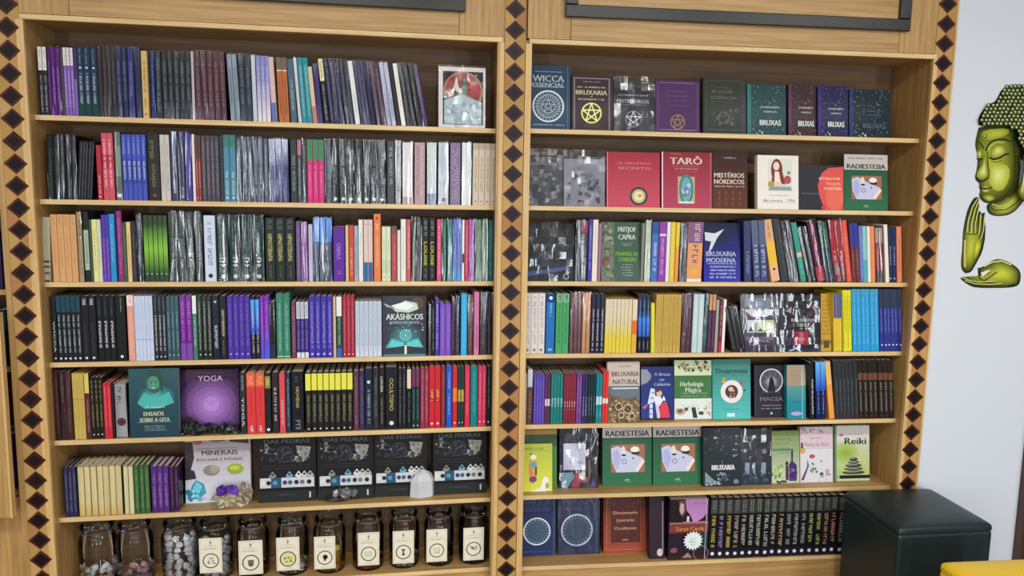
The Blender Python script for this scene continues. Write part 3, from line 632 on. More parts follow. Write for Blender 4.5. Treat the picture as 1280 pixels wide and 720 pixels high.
# --- left bay, fifth shelf
S('I', 118, 146, 1, 80, 'maroon wrapped book at the left end', '4c1c2c', t=[(.1, .9, 'c8a4ac', .6, .2)], w=1)
S('I', 148, 177, 1, 82, 'maroon-brown wrapped book with gold lettering', '4a2630', t=[(.55, .95, 'a89064', .5, .5)], w=1)
S('I', 179, 212, 1, 84, 'dark red-brown wrapped book', '5c2c34', t=[(.1, .9, 'a07c80')], w=1)
S('I', 216, 279, 3, 94, 'mustard-yellow paperback', 'c4ac58', t=[(.2, .9, '9c8438', .5, .3)], b=[(.6, .61, '9c8438')])
S('I', 281, 308, 1, 94, 'paperback with yellow top, maroon lower part', '5c2430', b=[(.7, 1, 'd4c468')], t=[(.1, .6, 'b07c80')])
S('I', 311, 378, 3, 116, 'short black paperback with olive lettering', '1c1a18', t=[(.2, .95, 'a09c5c', .5, .5)], d=[(.07, .22, 'e0e0d8')])
S('I', 381, 423, 2, 146, 'small scarlet paperback', 'c82838', t=[(.2, .95, 'f0a0a0', .5, .35)])
S('I', 425, 437, 1, 150, 'thin black paperback beside the scarlet ones', '222024')
S('I', 440, 506, 1, 152, 'thick white wrapped box with maroon oval', 'c4c4c4', b=[(0, .02, '888888')], d=[(.3, .42, '5c1c2c'), (.3, .3, '8c4454'), (.3, .14, '3c1420')], t=[(.62, .95, '6c6c6c', .4, .5)], w=1)
S('I', 1109, 1139, 1, 90, 'dark slate book with white vertical title', '283038', tx=('YOGA', .12, .6, 'd8dcdc', .5), t=[(.7, .95, '9ca0a0')])
S('I', 1143, 1241, 2, 92, 'thick coral-red hardback with white figure at foot', 'd43c3c', b=[(.78, 1, 'e06848')], t=[(.03, .13, 'f4e4e0', .5, .4), (.3, .7, 'b02c30', .5, .3), (.8, .95, 'f0b070', .5, .6)])
S('J', 4, 36, 1, 90, 'black book with yellow emblem at top', '1c1e22', b=[(.75, .95, '8c8440')], t=[(.78, .92, 'e0d880', .5, .6)], d=[(.06, .3, 'dce0e4')])
S('J', 41, 75, 1, 86, 'brown-black book with white lettering', '2c2428', t=[(.2, .75, 'dcd4d0', .5, .5)])
S('J', 79, 109, 1, 90, 'pinkish-red paperback', 'd84c54', t=[(.1, .55, 'f4c8c8', .5, .45)])
S('J', 112, 137, 1, 88, 'dark petrol-blue book', '1c3444', t=[(.1, .9, '8ca8b8', .5, .5)])
S('J', 141, 206, 1, 82, 'thickest black hardback with gold title', '14161e', tx=('NOVENA', .4, .75, 'c4b468', .3), t=[(.05, .2, '90949c', .5, .5), (.8, .95, '505470', .4, .3)])
S('J', 213, 459, 8, 84, 'black paperback with bright yellow top band', '1a1a1c', b=[(.7, .98, 'e4e050')], t=[(.15, .62, '8c8c58', .5, .5)], d=[(.05, .16, 'e4e4dc')])
S('J', 462, 489, 1, 80, 'brown-violet paperback', '5c3848', t=[(.1, .9, '9c7884')])
S('J', 491, 518, 1, 78, 'dark violet-navy paperback', '342c54', t=[(.1, .9, '80789c')])
S('J', 521, 560, 1, 66, 'midnight-blue book with moon emblem', '182438', t=[(.1, .65, 'a8b4c4', .5, .45)], d=[(.78, .26, 'c8d8e4')])
S('J', 562, 591, 1, 64, 'black wrapped book with pale spine title', '20222a', t=[(.2, .85, 'a0a4a8', .5, .5)], w=1)
S('J', 593, 623, 1, 60, 'black book with white capitals', '18181c', tx=('LOUISA', .6, .85, 'e8e8e8', .5), t=[(.1, .5, '8c8c90', .5, .4)])
S('J', 626, 690, 1, 58, 'thick navy-black hardback with yellow vertical title', '101620', tx=('OCULTISMO', .3, .82, 'c8bc58', .35), d=[(.1, .2, 'dcdce0')])
S('J', 692, 734, 2, 66, 'slim black paperback', '1c1e24', t=[(.1, .9, '70747c')])
S('J', 737, 760, 1, 66, 'black book with cream label at spine top', '181a20', b=[(.67, .99, 'e0d0b4')], t=[(.1, .6, '70747c')])
S('J', 762, 804, 2, 66, 'dark teal paperback with purple top', '10302e', b=[(.7, 1, '6c3458')], t=[(.15, .65, '6c9490')], d=[(.05, .2, 'dce4e0')])
S('J', 807, 850, 2, 62, 'wine-pink paperback', '94304c', t=[(.1, .95, 'd890a4', .5, .4)])
S('J', 852, 912, 2, 56, 'bright red paperback with yellow middle title', 'c82430', b=[(.42, .62, 'b81c28')], t=[(.42, .62, 'e8d070', .5, .6)], d=[(.07, .24, 'f4d8d0')])
S('J', 914, 936, 1, 56, 'thin brick-red paperback', 'a83038', t=[(.1, .9, 'd88c88')], w=1)
S('J', 940, 970, 1, 52, 'cobalt-blue paperback', '1f58c8', t=[(.2, .9, 'a8c0f0', .5, .4)])
S('J', 973, 998, 1, 56, 'red paperback with orange middle', 'c42c30', b=[(.42, .65, 'e07c34')], d=[(.07, .22, 'f0d8d0')])
S('J', 1000, 1033, 2, 56, 'dark green paperback with gold middle', '1c3c34', b=[(.42, .62, 'a08c3c')], t=[(.43, .61, 'e0cc78', .5, .6)], d=[(.07, .24, 'e0e8e0')])
S('J', 1036, 1063, 1, 54, 'crimson-pink paperback', 'd42c50', t=[(.2, .9, 'f490a4', .5, .3)])
S('J', 1066, 1102, 1, 54, 'jade-teal paperback', '108080', t=[(.2, .9, '60c0b8', .5, .35)])
S('J', 1105, 1146, 2, 54, 'rose-crimson paperback', 'd03c60', t=[(.2, .9, 'f098b0', .5, .35)], d=[(.08, .22, 'f8dce4')])
S('J', 1149, 1190, 2, 54, 'black-green paperback at right end of the shelf', '182420', t=[(.3, .95, '8c9c94', .5, .35)], d=[(.07, .25, 'e0e4e0')])
# --- left bay, sixth shelf: little card packs in film
S('K', 130, 196, 3, 210, 'small navy-violet wrapped card pack', '34386c', t=[(.1, .9, '9ca0c0', .5, .6)], w=1, dep=.11)
S('K', 203, 437, 7, 206, 'small pale yellow wrapped card pack', 'fff0b8', b=[(0, .3, 'f8d880', 'fff0b8')], t=[(.1, .9, 'f0e4b0', .3, .25)], w=1, dep=.11)
S('K', 446, 499, 2, 206, 'small cream-yellow wrapped card pack by green ones', 'fbf3c0', w=1, dep=.11)
S('K', 501, 585, 3, 200, 'small green wrapped card pack', '4c8844', t=[(.1, .9, 'a8cc98', .5, .5)], w=1, dep=.11)
S('K', 592, 688, 3, 206, 'small bright purple wrapped card pack', '7430a4', t=[(.1, .9, 'd4b0e8', .5, .6)], w=1, dep=.11)
S('K', 692, 738, 2, 208, 'small dark plum wrapped card pack', '501c60', t=[(.1, .9, 'a880b4', .5, .5)], w=1, dep=.11)
# --- right bay, third shelf
S('Q', 376, 404, 1, 80, 'black wrapped book beside the glaring film cover', '1a1c1e', t=[(.1, .9, '6c7074')], w=1)
S('Q', 406, 449, 1, 76, 'black and white speckled book with pink top', '2a2a2e', b=[(.8, 1, '9c3c58')], t=[(.05, .78, 'c8c8cc', .35, .4), (.05, .78, '9c9ca0', .75, .3)], w=1)
S('Q', 451, 475, 1, 68, 'blue-violet slim book', '3c3c9c', t=[(.2, .9, 'c0c4ec', .5, .45)])
S('Q', 477, 509, 1, 70, 'ivory white book', 'e4dccc', t=[(.3, .9, 'b0a898', .5, .25)])
S('Q', 511, 528, 1, 92, 'thin mauve book', '9c6c94')
S('Q', 767, 784, 1, 90, 'thin grey book', '7c8078')
S('Q', 786, 822, 1, 74, 'pale sage wrapped book', 'c4ccb4', t=[(.1, .9, '909880', .5, .3)], w=1)
S('Q', 826, 868, 1, 82, 'medium-blue paperback with pale title', '3c6cb4', b=[(.8, 1, '2c5090')], t=[(.15, .65, 'd0dcf0', .5, .5)])
S('Q', 870, 912, 1, 82, 'purple-magenta paperback', '8c3ca0', b=[(.76, .8, 'dcc0e4')], t=[(.1, .72, 'dca8e4', .5, .5)])
S('Q', 914, 935, 1, 84, 'whitish lilac paperback', 'e4dce8')
S('Q', 937, 966, 1, 84, 'yellow paperback', 'dcc43c', t=[(.1, .9, 'f4e8a0', .5, .3)])
S('Q', 967, 990, 1, 86, 'paperback, yellow above and orange below', 'e08c34', b=[(.6, 1, 'dcc83c')], t=[(.1, .6, 'f4c890')])
S('Q', 994, 1034, 2, 96, 'charcoal wrapped book before the orange spine', '20262a', t=[(.2, .8, '7c8488')], w=1, lean=-1)
S('Q', 1038, 1130, 1, 84, 'thick peach-orange and violet hardback', 'dc9c6c', b=[(.65, 1, '7c5a88'), (0, .05, 'e8e0dc')], t=[(.32, .62, '8c5a50', .5, .45), (.68, .97, 'e0b8a0', .6, .45)], d=[(.17, .26, 'f0a828')])
S('R', 188, 234, 1, 80, 'dark navy leaning book beside blue cover', '20265a', t=[(.1, .5, '8088b0')], lean=-4)
S('R', 238, 322, 2, 76, 'leaning slate-blue book with large pale lettering', '3a4270', b=[(.6, 1, '545e80')], t=[(.05, .6, 'b8cce0', .5, .65)], lean=-6.5)
S('R', 325, 378, 1, 76, 'leaning yellow and peach book', 'e4b08c', b=[(.25, .65, 'e8bc3c'), (.65, 1, 'd8a878')], d=[(.2, .16, '2c2420')], t=[(.7, .95, '8c6040', .5, .3)], lean=-12)
S('R', 381, 427, 1, 72, 'leaning plain charcoal book', '34363a', t=[(.1, .9, '6c7074', .7, .2)], lean=-12.5)
S('R', 429, 492, 2, 82, 'leaning grey-plum wrapped book', '44404a', t=[(.1, .9, '8c8890')], w=1, lean=-13)
S('R', 494, 528, 1, 92, 'leaning sea-teal book with beige patch', '3c9484', b=[(.42, .5, 'd0b898')], t=[(.1, .4, '80c4b8')], lean=-14)
S('R', 531, 584, 2, 122, 'leaning short dark wrapped book', '262e32', t=[(.1, .9, '9ca4a8')], w=1, lean=-15)
S('R', 586, 642, 1, 84, 'leaning black and magenta wrapped book', '5c1c38', b=[(0, .25, 'b8384c')], t=[(.3, .95, 'd87ca0', .5, .5)], w=1, lean=-14.5)
S('R', 644, 702, 2, 86, 'leaning green and navy wrapped book', '24485c', b=[(.55, 1, '2c6450')], t=[(.05, .5, '8ca878'), (.6, .9, '9cc0b0')], w=1, lean=-13)
S('R', 704, 780, 2, 78, 'leaning red wrapped book with pale title', 'b83c44', b=[(0, .3, '8c3c44')], t=[(.1, .5, 'e8c8c8', .5, .6)], w=1, lean=-11)
S('R', 782, 812, 1, 76, 'leaning coral-orange book', 'e05c48', t=[(.1, .8, 'f4a890', .5, .3)], lean=-10)
S('R', 822, 870, 2, 92, 'book with indigo top and brown-red lower part', '6c3838', b=[(.6, 1, '343c9c')], t=[(.1, .55, 'a88078')], lean=-8)
S('R', 873, 894, 1, 108, 'slim periwinkle book', '6878bc', t=[(.1, .9, 'a8b4e0')], lean=-7)
S('R', 896, 920, 1, 110, 'slim aqua book', '88c4c8', b=[(0, .4, '58a8b8')], lean=-6.5)
S('R', 922, 940, 1, 110, 'slim off-white book', 'e4e4d8', lean=-6)
S('R', 942, 966, 1, 110, 'slim orange book', 'e88c54', lean=-6)
S('R', 968, 1012, 2, 118, 'red-brown wrapped book with white top', '9c3c38', b=[(.72, 1, 'b8a8a0'), (0, .22, '3c3438')], t=[(.3, .7, 'd88c80')], w=1, lean=-6)
S('R', 1022, 1044, 1, 100, 'slim white book, slightly leaning', 'ece4d4', lean=-7)
S('R', 1047, 1092, 2, 114, 'dark petrol-navy book with purple lettering', '1c3050', t=[(.3, .65, 'b4a4e0', .5, .5)], d=[(.07, .2, 'e0e4f0')], lean=-5.5)
S('R', 1095, 1124, 1, 112, 'salmon book at the right end', 'e08464', t=[(.2, .8, '8c4448', .5, .25)], lean=-6)
# --- right bay, fourth shelf
S('S', 73, 196, 3, 79, 'white paperback with grey floral lettering', 'ddd4d2', t=[(.15, .95, 'a49ca0', .5, .6)], d=[(.06, .26, '8c8484')])
S('S', 201, 254, 1, 82, 'strong blue paperback', '1f6cb4', b=[(.86, 1, '143c6c')], t=[(.05, .08, 'e0f0ff'), (.62, .84, '8cd0f8', .5, .3)], d=[(.93, .22, 'e0f0ff')])
S('S', 259, 338, 2, 82, 'leaf-green paperback', '48a064', b=[(.86, 1, '80b490')], t=[(.15, .82, '2c7c48', .5, .5), (.88, .98, '14301c', .5, .6)])
S('S', 342, 412, 3, 76, 'mauve-brown wrapped paperback', '7c5058', t=[(.1, .9, 'b89ca0')], w=1)
S('S', 415, 464, 2, 76, 'tan-peach wrapped paperback', 'd8a070', t=[(.1, .9, 'f0ccb0')], w=1)
S('S', 467, 548, 3, 84, 'dark navy book with spaced white characters', '1c1c34', t=[(.1, .75, 'dcdce8', .5, .4)], d=[(.06, .24, 'a0a0b4')])
S('S', 551, 708, 7, 114, 'cream paperback turning yellow below', 'dcc840', b=[(.62, 1, 'd8ccb8'), (.3, .62, 'dccc50', 'd8ccb0')], t=[(.3, .95, 'b8ac80', .5, .3)])
S('S', 710, 741, 1, 116, 'cream paperback with orange patch below', 'e0a83c', b=[(.62, 1, 'd8ccb8'), (.35, .6, 'd86c38')])
S('S', 746, 818, 3, 88, 'dark book with glowing blue middle', '10141c', b=[(.28, .6, '2450b0', '3c78e0'), (.6, .72, '2c5cb8', '1c3050'), (.72, 1, '1c2c4c')], t=[(.3, .9, '8cb8f0', .5, .3), (.05, .2, 'b0b8c0', .5, .3)], lean=-1)
S('S', 824, 846, 1, 137, 'short lemon-yellow paperback', 'dcd438', lean=-2)
S('S', 849, 1000, 7, 86, 'golden-tan paperback', 'c4a450', t=[(.1, .95, '947c34', .5, .4)])
S('S', 1004, 1064, 2, 86, 'wine-plum wrapped paperback', '642c40', t=[(.1, .95, 'b08c98', .5, .4)], w=1)
S('S', 1070, 1133, 2, 84, 'white-aqua paperback', 'bcd0d4', t=[(.3, .9, 'e8f4f8', .5, .4)])
S('S', 1136, 1160, 1, 86, 'dark teal wrapped paperback', '2c5c5c', t=[(.1, .95, '80a8a4', .5, .4)], w=1)
S('S', 1163, 1204, 2, 86, 'plum paperback with tan top label', '4c2848', b=[(.73, 1, 'cc9464')], t=[(.1, .68, '94708c', .5, .35)])
S('S', 1206, 1224, 1, 118, 'short grey paperback', 'a09c9c')
S('S', 1226, 1246, 1, 120, 'short maroon paperback', '6c2430', b=[(0, .2, 'b82c38')], t=[(.3, .9, 'c8a4a8')])
S('S', 1249, 1266, 1, 116, 'short white paperback', 'ece8e0')
S('T', 96, 178, 3, 166, 'thin black leaning wrapped booklet', '17191c', t=[(.05, .95, 'b8bcbc', .5, .3)], w=1, lean=-14)
S('T', 718, 769, 3, 82, 'slim book, blue-violet above and yellow below', 'e0c030', b=[(.58, 1, '4c5898')], t=[(.2, .55, 'f0e090', .5, .3)], d=[(.05, .2, 'c0ecf0')], lean=-5)
S('T', 774, 827, 2, 62, 'bright yellow book with black edge', 'e0dc30', t=[(.05, .95, '2c2c18', .12, .2), (.3, .9, '8c8820', .6, .4)], lean=-5.5)
S('T', 829, 988, 6, 56, 'sky-blue paperback', '2c9cd4', b=[(.9, 1, '4c9cc0')], t=[(.1, .88, '7ccaf0', .5, .45)], lean=-6)
S('T', 991, 1124, 6, 56, 'indigo dark-topped book with white foot mark', '30388c', b=[(.7, 1, '303c4c')], t=[(.3, .68, '9ca0d8', .5, .35)], d=[(.1, .25, 'e4e4f4')], lean=-6.5)
# --- right bay, fifth shelf
S('U', 66, 90, 1, 135, 'off-white wrapped book at left end', 'd8d0c4', t=[(.1, .6, 'a09c90')], w=1)
S('U', 92, 128, 1, 108, 'brown book with tall white top', '70382c', b=[(.68, 1, 'e4e4e8')], t=[(.1, .6, 'b89088')], w=1)
S('U', 133, 200, 4, 140, 'violet-blue slim book', '5a48b0', t=[(.1, .9, 'a898e4', .5, .3)])
S('U', 202, 235, 2, 137, 'plum slim book with pale middle', '5c3050', b=[(.36, .5, 'd8c4cc')])
S('U', 239, 314, 4, 137, 'teal-green slim book with white marks', '207874', b=[(.34, .52, '2c8484')], t=[(.33, .52, 'd8ecec', .5, .6), (.6, .95, '4c9c94', .5, .3)])
S('U', 318, 394, 5, 135, 'brick-maroon slim book with white marks', '84283c', t=[(.28, .45, 'f0e0e4', .5, .6), (.55, .95, 'b05c6c', .5, .3)])
S('U', 397, 429, 2, 135, 'orchid-violet slim book', '744490', t=[(.2, .9, 'c09cd4', .5, .4)])
S('U', 431, 465, 2, 137, 'navy-violet slim book', '342c5c', t=[(.15, .55, 'c8c8dc', .5, .5)])
S('U', 468, 514, 3, 139, 'dark spruce slim book', '1c3038', t=[(.15, .55, '9cb0b0', .5, .4)])
S('U', 517, 555, 2, 139, 'turquoise slim book with white middle', '14808c', b=[(.38, .55, 'b8dce0')], t=[(.1, .3, '88c8d0')])
S('U', 559, 592, 2, 122, 'bright red slim book with white middle', 'dc3434', b=[(.38, .48, 'f4e4e0')])
S('V', 650, 678, 1, 66, 'black leaning book with white title', '14201e', t=[(.1, .7, 'e8e4dc', .6, .5)], lean=-5)
S('V', 686, 750, 2, 64, 'book with glowing blue top and navy foot', '0c1c54', b=[(.5, 1, '2450c4', '64b4f8')], t=[(.1, .5, '9cb4e4', .5, .3)], lean=-5)
S('V', 758, 792, 1, 62, 'leaning orange-yellow book', 'f09c4c', b=[(.6, 1, 'e4b870')], t=[(.2, .8, 'f8d8a8', .3, .2)], lean=-9)
S('V', 800, 946, 6, 54, 'charcoal paperback', '2c3236', b=[(0, .1, '3c2c3c')], t=[(.1, .7, '90989c', .7, .2)], lean=-6.5)
S('V', 948, 1164, 7, 52, 'black-brown paperback with copper band', '241c18', b=[(.66, .78, '6c4634')], t=[(.12, .62, '9c948c', .5, .4)], d=[(.05, .2, '54304c')], lean=-6.5)
# --- right bay, lowest shelf: comic volumes
cols = ['c8b850', 'a08cc8', 'd0c060', 'c0b0a8', 'b8c0b8', 'b8c0b8', 'b8c4b0', 'b8c0b8', 'c0c0a8', 'd0b088', 'a0a4a4', 'b0b4b4', 'a8acac', 'b8c070', 'b8c070', 'c89078', 'c89078', 'a8a8ac']
for k, c in enumerate(cols):
    a = 252+(1150-252)*k/18
    S('Z', a, a+49.9, 1, 122-k*1.2, 'black comic volume with grey banner and coloured title', '151518', b=[(.02, .14, '241c34'), (.74, .97, '3c3f3c')], t=[(.18, .7, c, .5, .62), (.76, .96, 'a8aca4', .35, .16), (.76, .96, 'a8aca4', .65, .16)], d=[(.08, .26, 'e4e8e0')], name='comic_volume', dep=.13)
# ------------------------------------------------------------------ books shown cover out
def cover_book(side, i, x0, x1, top, bot, desc, base, art, thick=.02, y=None, back=None, w=0, yaw=0, spine=None, name='display_book'):
    if back is None: back = 8.0 if side == 'R' else 3.0
    z0 = shelfz(side, i); xm = (x0+x1)/2
    if y is None: y = max(.004, min(.14, atz(xm, bot, z0, side).y)) if i >= 4 else .008
    zt = at(xm, top, y+.008, side).z; u0, u1 = at(x0, (top+bot)/2, y+.004, side).x, at(x1, (top+bot)/2, y+.004, side).x
    W = u1-u0-.001; H = min((zt-z0)/math.cos(math.radians(back)), .268)
    hx = W/2; bt = .0018
    th = math.radians(back)
    o = thing(name, desc, 'book', wpos((u0+u1)/2, y+.0005, z0+math.sin(th)*0+.0003, side), (-th, 0, frame(side)+math.radians(yaw)))
    sp = spine or base
    m = MB(); m.box(-hx, hx, 0, bt, 0, H, base); m.box(-hx, hx, thick-bt, thick, thick*math.sin(th)*0, H, base); m.box(-hx, -hx+bt, bt, thick-bt, 0, H, sp)
    c = obj('cover', m.mesh('cover', M_card), o); bevel(c, .0008, 2)
    m = MB(); m.box(-hx+bt, hx-.003, bt+.0003, thick-bt-.0003, .002, H-.003); obj('pages', m.mesh('pages', M_paper), o)
    p = MB().page(W*.998, H*.998, -hx*.998, .0003); art(p)
    obj('cover_print', p.mesh('cover_print', M_ink), o, (0, -.0004, 0))
    if w:
        m = MB(); e = .0016; n = 6
        for a in range(n):
            for b in range(n+2):
                q = lambda i, j: (-hx-e+(W+2*e)*i/n, -e-.002-.003*math.sin(i*2.1+j*1.3)*math.sin(math.pi*i/n), (H+.006)*j/(n+2))
                m.face([q(a, b), q(a+1, b), q(a+1, b+1), q(a, b+1)], 'ffffff')
        m.face([(-hx-e, -e-.002, 0), (-hx-e, thick+e, 0), (-hx-e, thick+e, H+.006), (-hx-e, -e-.002, H+.006)], 'ffffff')
        m.face([(hx+e, -e-.002, 0), (hx+e, thick+e, 0), (hx+e, thick+e, H+.006), (hx+e, -e-.002, H+.006)], 'ffffff')
        f = obj('plastic_wrap', m.mesh('plastic_wrap', M_film2), o)
        for pl in f.data.polygons: pl.use_smooth = True
    return o
def star(p, cx, cy, r, t, col):
    k = p.W/p.H; q = [(cx+r*math.sin(6.2832*i/5), cy+k*r*math.cos(6.2832*i/5)) for i in range(5)]
    for i in range(5): p.line(*q[i], *q[(i+2) % 5], t, col)
def lines(p, x0, x1, y, n, dy, h, col):
    R = random.Random(int(y*1000))
    for i in range(n): p.marks(x0+R.uniform(0, .06), x1-R.uniform(0, .06), y-i*dy, h, col, i)
def border(p, d, t, col):
    k = p.W/p.H
    for a in ((d, d*k, 1-d, d*k+t*k), (d, 1-d*k-t*k, 1-d, 1-d*k), (d, d*k, d+t, 1-d*k), (1-d-t, d*k, 1-d, 1-d*k)): p.rect(*a, col)
def art_tarot(p):
    p.rect(0, 0, 1, 1, 'e4dcd8'); p.rect(.09, .05, .95, .93, '1c1c20'); p.ell(.52, .60, .42, .42, '9c4038', 28); p.ring(.52, .60, .42, .03, 'b88c70', 28)
    for a in range(10): p.line(.52, .6, .52+.38*math.cos(a*.63), .6+.28*math.sin(a*.63), .002, 'c87468')
    p.poly([(.3, .62), (.38, .84), (.45, .62)], 'f0ece0'); p.ell(.55, .78, .05, .09, '3c6c60'); p.ell(.78, .64, .13, .07, 'c02c38'); p.rect(.5, .5, .6, .7, '7ca090')
    p.blobs(.14, .4, .5, .62, 26, .06, ['e8e4dc', 'c0c8c4', '2c2c30', '7c8c80'], 3); p.poly([(.12, .45), (.5, .56), (.92, .42), (.92, .06), (.12, .06)], 'b8c8cc')
    p.blobs(.14, .08, .9, .42, 40, .07, ['c8d4d6', 'a8bcc4', 'dce4e4', '98acb4'], 5); p.ell(.8, .87, .014, .014, 'f4f4f4', 8)
def art_wicca(p, c='25405c', ink='c8d4dc'):
    p.rect(0, 0, 1, 1, c); p.rect(0, 0, .03, 1, '1c3048'); p.rect(.93, .0, .94, 1, '6c8494')
    p.text('WICCA', .46, .80, .105, ink, .76, bold=.008); p.text('ESSENCIAL', .46, .70, .065, ink, .78, bold=.006); p.marks(.12, .8, .90, .012, ink); p.marks(.1, .82, .655, .014, ink)
    k = p.W/p.H
    p.ell(.46, .36, .375, .375, '3c5468', 30); p.ring(.46, .36, .385, .035, 'dce4e8', 36); p.ring(.46, .36, .28, .012, ink, 30); p.ring(.46, .36, .17, .012, ink, 26)
    for a in range(24):
        t = a*.2618; p.line(.46+.19*math.cos(t), .36+k*.19*math.sin(t), .46+.27*math.cos(t), .36+k*.27*math.sin(t), .0016, ink)
        p.line(.46+.29*math.cos(t+.1), .36+k*.29*math.sin(t+.1), .46+.345*math.cos(t+.1), .36+k*.345*math.sin(t+.1), .002, 'a8bcc8')
    star(p, .46, .36, .16, .0014, ink); p.marks(.06, .86, .055, .018, ink)
def art_bruxaria(p):
    p.rect(0, 0, 1, 1, '33282c'); p.rect(.05, .02, .08, .95, '8c7c80'); p.rect(.9, .02, .93, .95, '8c7c80'); p.rect(.05, .93, .93, .95, '8c7c80')
    p.marks(.28, .7, .87, .016, 'c0b8ac'); p.marks(.14, .82, .765, .028, 'd8cca8'); p.text('BRUXARIA', .48, .685, .085, 'e4dcb8', .76, bold=.007); p.marks(.44, .52, .60, .02, 'd8cca8'); p.marks(.16, .82, .545, .028, 'e0d8b8')
    p.ell(.48, .31, .24, .24, '40402c', 28); p.ring(.48, .31, .25, .035, 'e8e484', 32); star(p, .48, .31, .23, .0045, 'f0eca0'); lines(p, .26, .72, .09, 2, .035, .012, '7c7470')
def art_feit(p):
    p.rect(0, 0, 1, 1, '20242e'); p.rect(0, .8, 1, 1, '383a3c'); p.marks(.14, .68, .84, .03, '70747c'); p.marks(.1, .86, .665, .028, 'd0d4e0'); p.text('FEITICEIROS', .47, .565, .07, 'dce0ec', .8); p.marks(.12, .8, .49, .016, 'b0b4c4')
    star(p, .48, .23, .2, .003, 'e8e8ec'); p.ring(.48, .23, .2, .02, '9ca0ac')
def art_purple(p):
    p.rect(0, 0, 1, 1, '4c2c5c'); border(p, .05, .015, '6c4c7c'); p.rect(.1, .95, .85, .965, '7c5c8c')
    lines(p, .22, .78, .78, 4, .09, .022, '7c5490'); k = p.W/p.H
    p.ring(.5, .2, .17, .03, '8c6c54', 20); star(p, .5, .2, .16, .003, '9c7c54'); p.rect(.1, .04, .9, .05, 'a080ac')
def art_dark_ess(p):
    p.rect(0, 0, 1, 1, '30342e'); border(p, .07, .012, '4c504a'); p.rect(.88, 0, 1, .7, '3c3848'); p.marks(.3, .7, .81, .016, '6c706c'); p.text('ESSENCIAL', .5, .64, .06, '6c7058', .62); p.marks(.2, .8, .72, .05, '66694e')
    p.marks(.18, .76, .55, .02, '585c58'); p.blobs(.16, .14, .8, .42, 34, .05, ['4c504c', '5c605a', '3c403c'], 6); p.ring(.48, .28, .14, .02, '646860'); p.rect(.05, .06, .95, .075, '3c5458')
def art_bruxas(c, sp, ink='e4ece4', dim=False):
    def f(p):
        p.rect(0, 0, 1, 1, c); p.rect(0, 0, .1, 1, sp); p.blobs(.02, .02, .98, .98, 110, .012, ['90b0a8', 'b8c8cc', '7c98a0'], 9, 5)
        q = '50647c' if dim else ink
        p.text('UM ENSINAMENTO', .58, .545, .035, q, .5); p.text('SOBRE AS', .58, .455, .03, q, .34); p.text('BRUXAS', .58, .24, .11, q, .54, bold=.012); p.marks(.56, .6, .62, .03, q)
        p.blobs(.1, .01, .5, .1, 12, .02, ['d8e8e8', sp], 4)
    return f
def art_glare(c, t):  # film glare painted into the cover print as grey wash and blobs
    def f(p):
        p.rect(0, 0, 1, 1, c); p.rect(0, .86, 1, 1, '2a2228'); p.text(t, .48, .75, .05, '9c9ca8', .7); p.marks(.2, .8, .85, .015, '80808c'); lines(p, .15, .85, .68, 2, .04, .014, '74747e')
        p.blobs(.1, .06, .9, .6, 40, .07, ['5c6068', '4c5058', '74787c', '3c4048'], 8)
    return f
def art_red(p):
    p.grad(0, 0, 1, 1, 'c4485c', 'a02c3c'); p.rect(0, 0, .02, 1, 'd8808c'); p.text('O SENTIDO', .52, .80, .035, 'd88c90', .62); p.text('SECRETO', .52, .71, .045, 'd88c90', .62); lines(p, .3, .72, .62, 5, .045, .014, 'b05460')
    p.ell(.6, .2, .17, .17, '2c3c34', 26); p.ell(.6, .2, .13, .13, 'b8b488', 22); p.ell(.6, .2, .09, .09, 'e8d8a8', 18); p.ell(.62, .21, .04, .03, 'd88c50', 10); p.ell(.44, .23, .03, .03, '6c4c7c', 8)
def art_taro(p):
    p.grad(0, 0, 1, 1, 'b03c58', '8c2430'); p.rect(0, 0, .025, 1, 'ecd0d8'); p.rect(.97, 0, 1, 1, 'b06070'); p.marks(.16, .4, .955, .02, 'c09c70'); p.text('TARÔ', .48, .845, .125, 'f0dcd0', .64, bold=.012)
    p.marks(.2, .76, .74, .014, 'c88c94'); p.marks(.26, .74, .69, .02, 'e0b8c0'); p.marks(.3, .7, .64, .012, 'c88c94')
    p.rect(.32, .08, .66, .56, 'b8a888'); p.ell(.49, .33, .145, .30, '3c8474', 24); p.ell(.49, .33, .10, .24, '70a4b8', 22); p.blobs(.42, .2, .56, .46, 16, .05, ['7c6490', '508c74', 'b0c8d8', '5c7cac'], 7); p.rect(.34, .08, .64, .115, 'e4dcc4')
def art_mist(p):
    p.grad(0, 0, 1, 1, '5c2c1c', '341a18'); p.marks(.3, .7, .9, .025, 'c0b4a4'); p.text('MISTÉRIOS', .47, .60, .085, 'f0e4d0', .86, bold=.008); p.text('NÓRDICOS', .47, .485, .085, 'f0e4d0', .86, bold=.008); p.marks(.05, .92, .385, .025, 'e0ccb0')
    for r in range(3):
        for q in range(4): p.ell(.18+q*.2, .28-r*.1, .05, .05, '6c3828', 8); p.line(.18+q*.2, .24-r*.1, .18+q*.2, .32-r*.1, .0015, '8c5038')
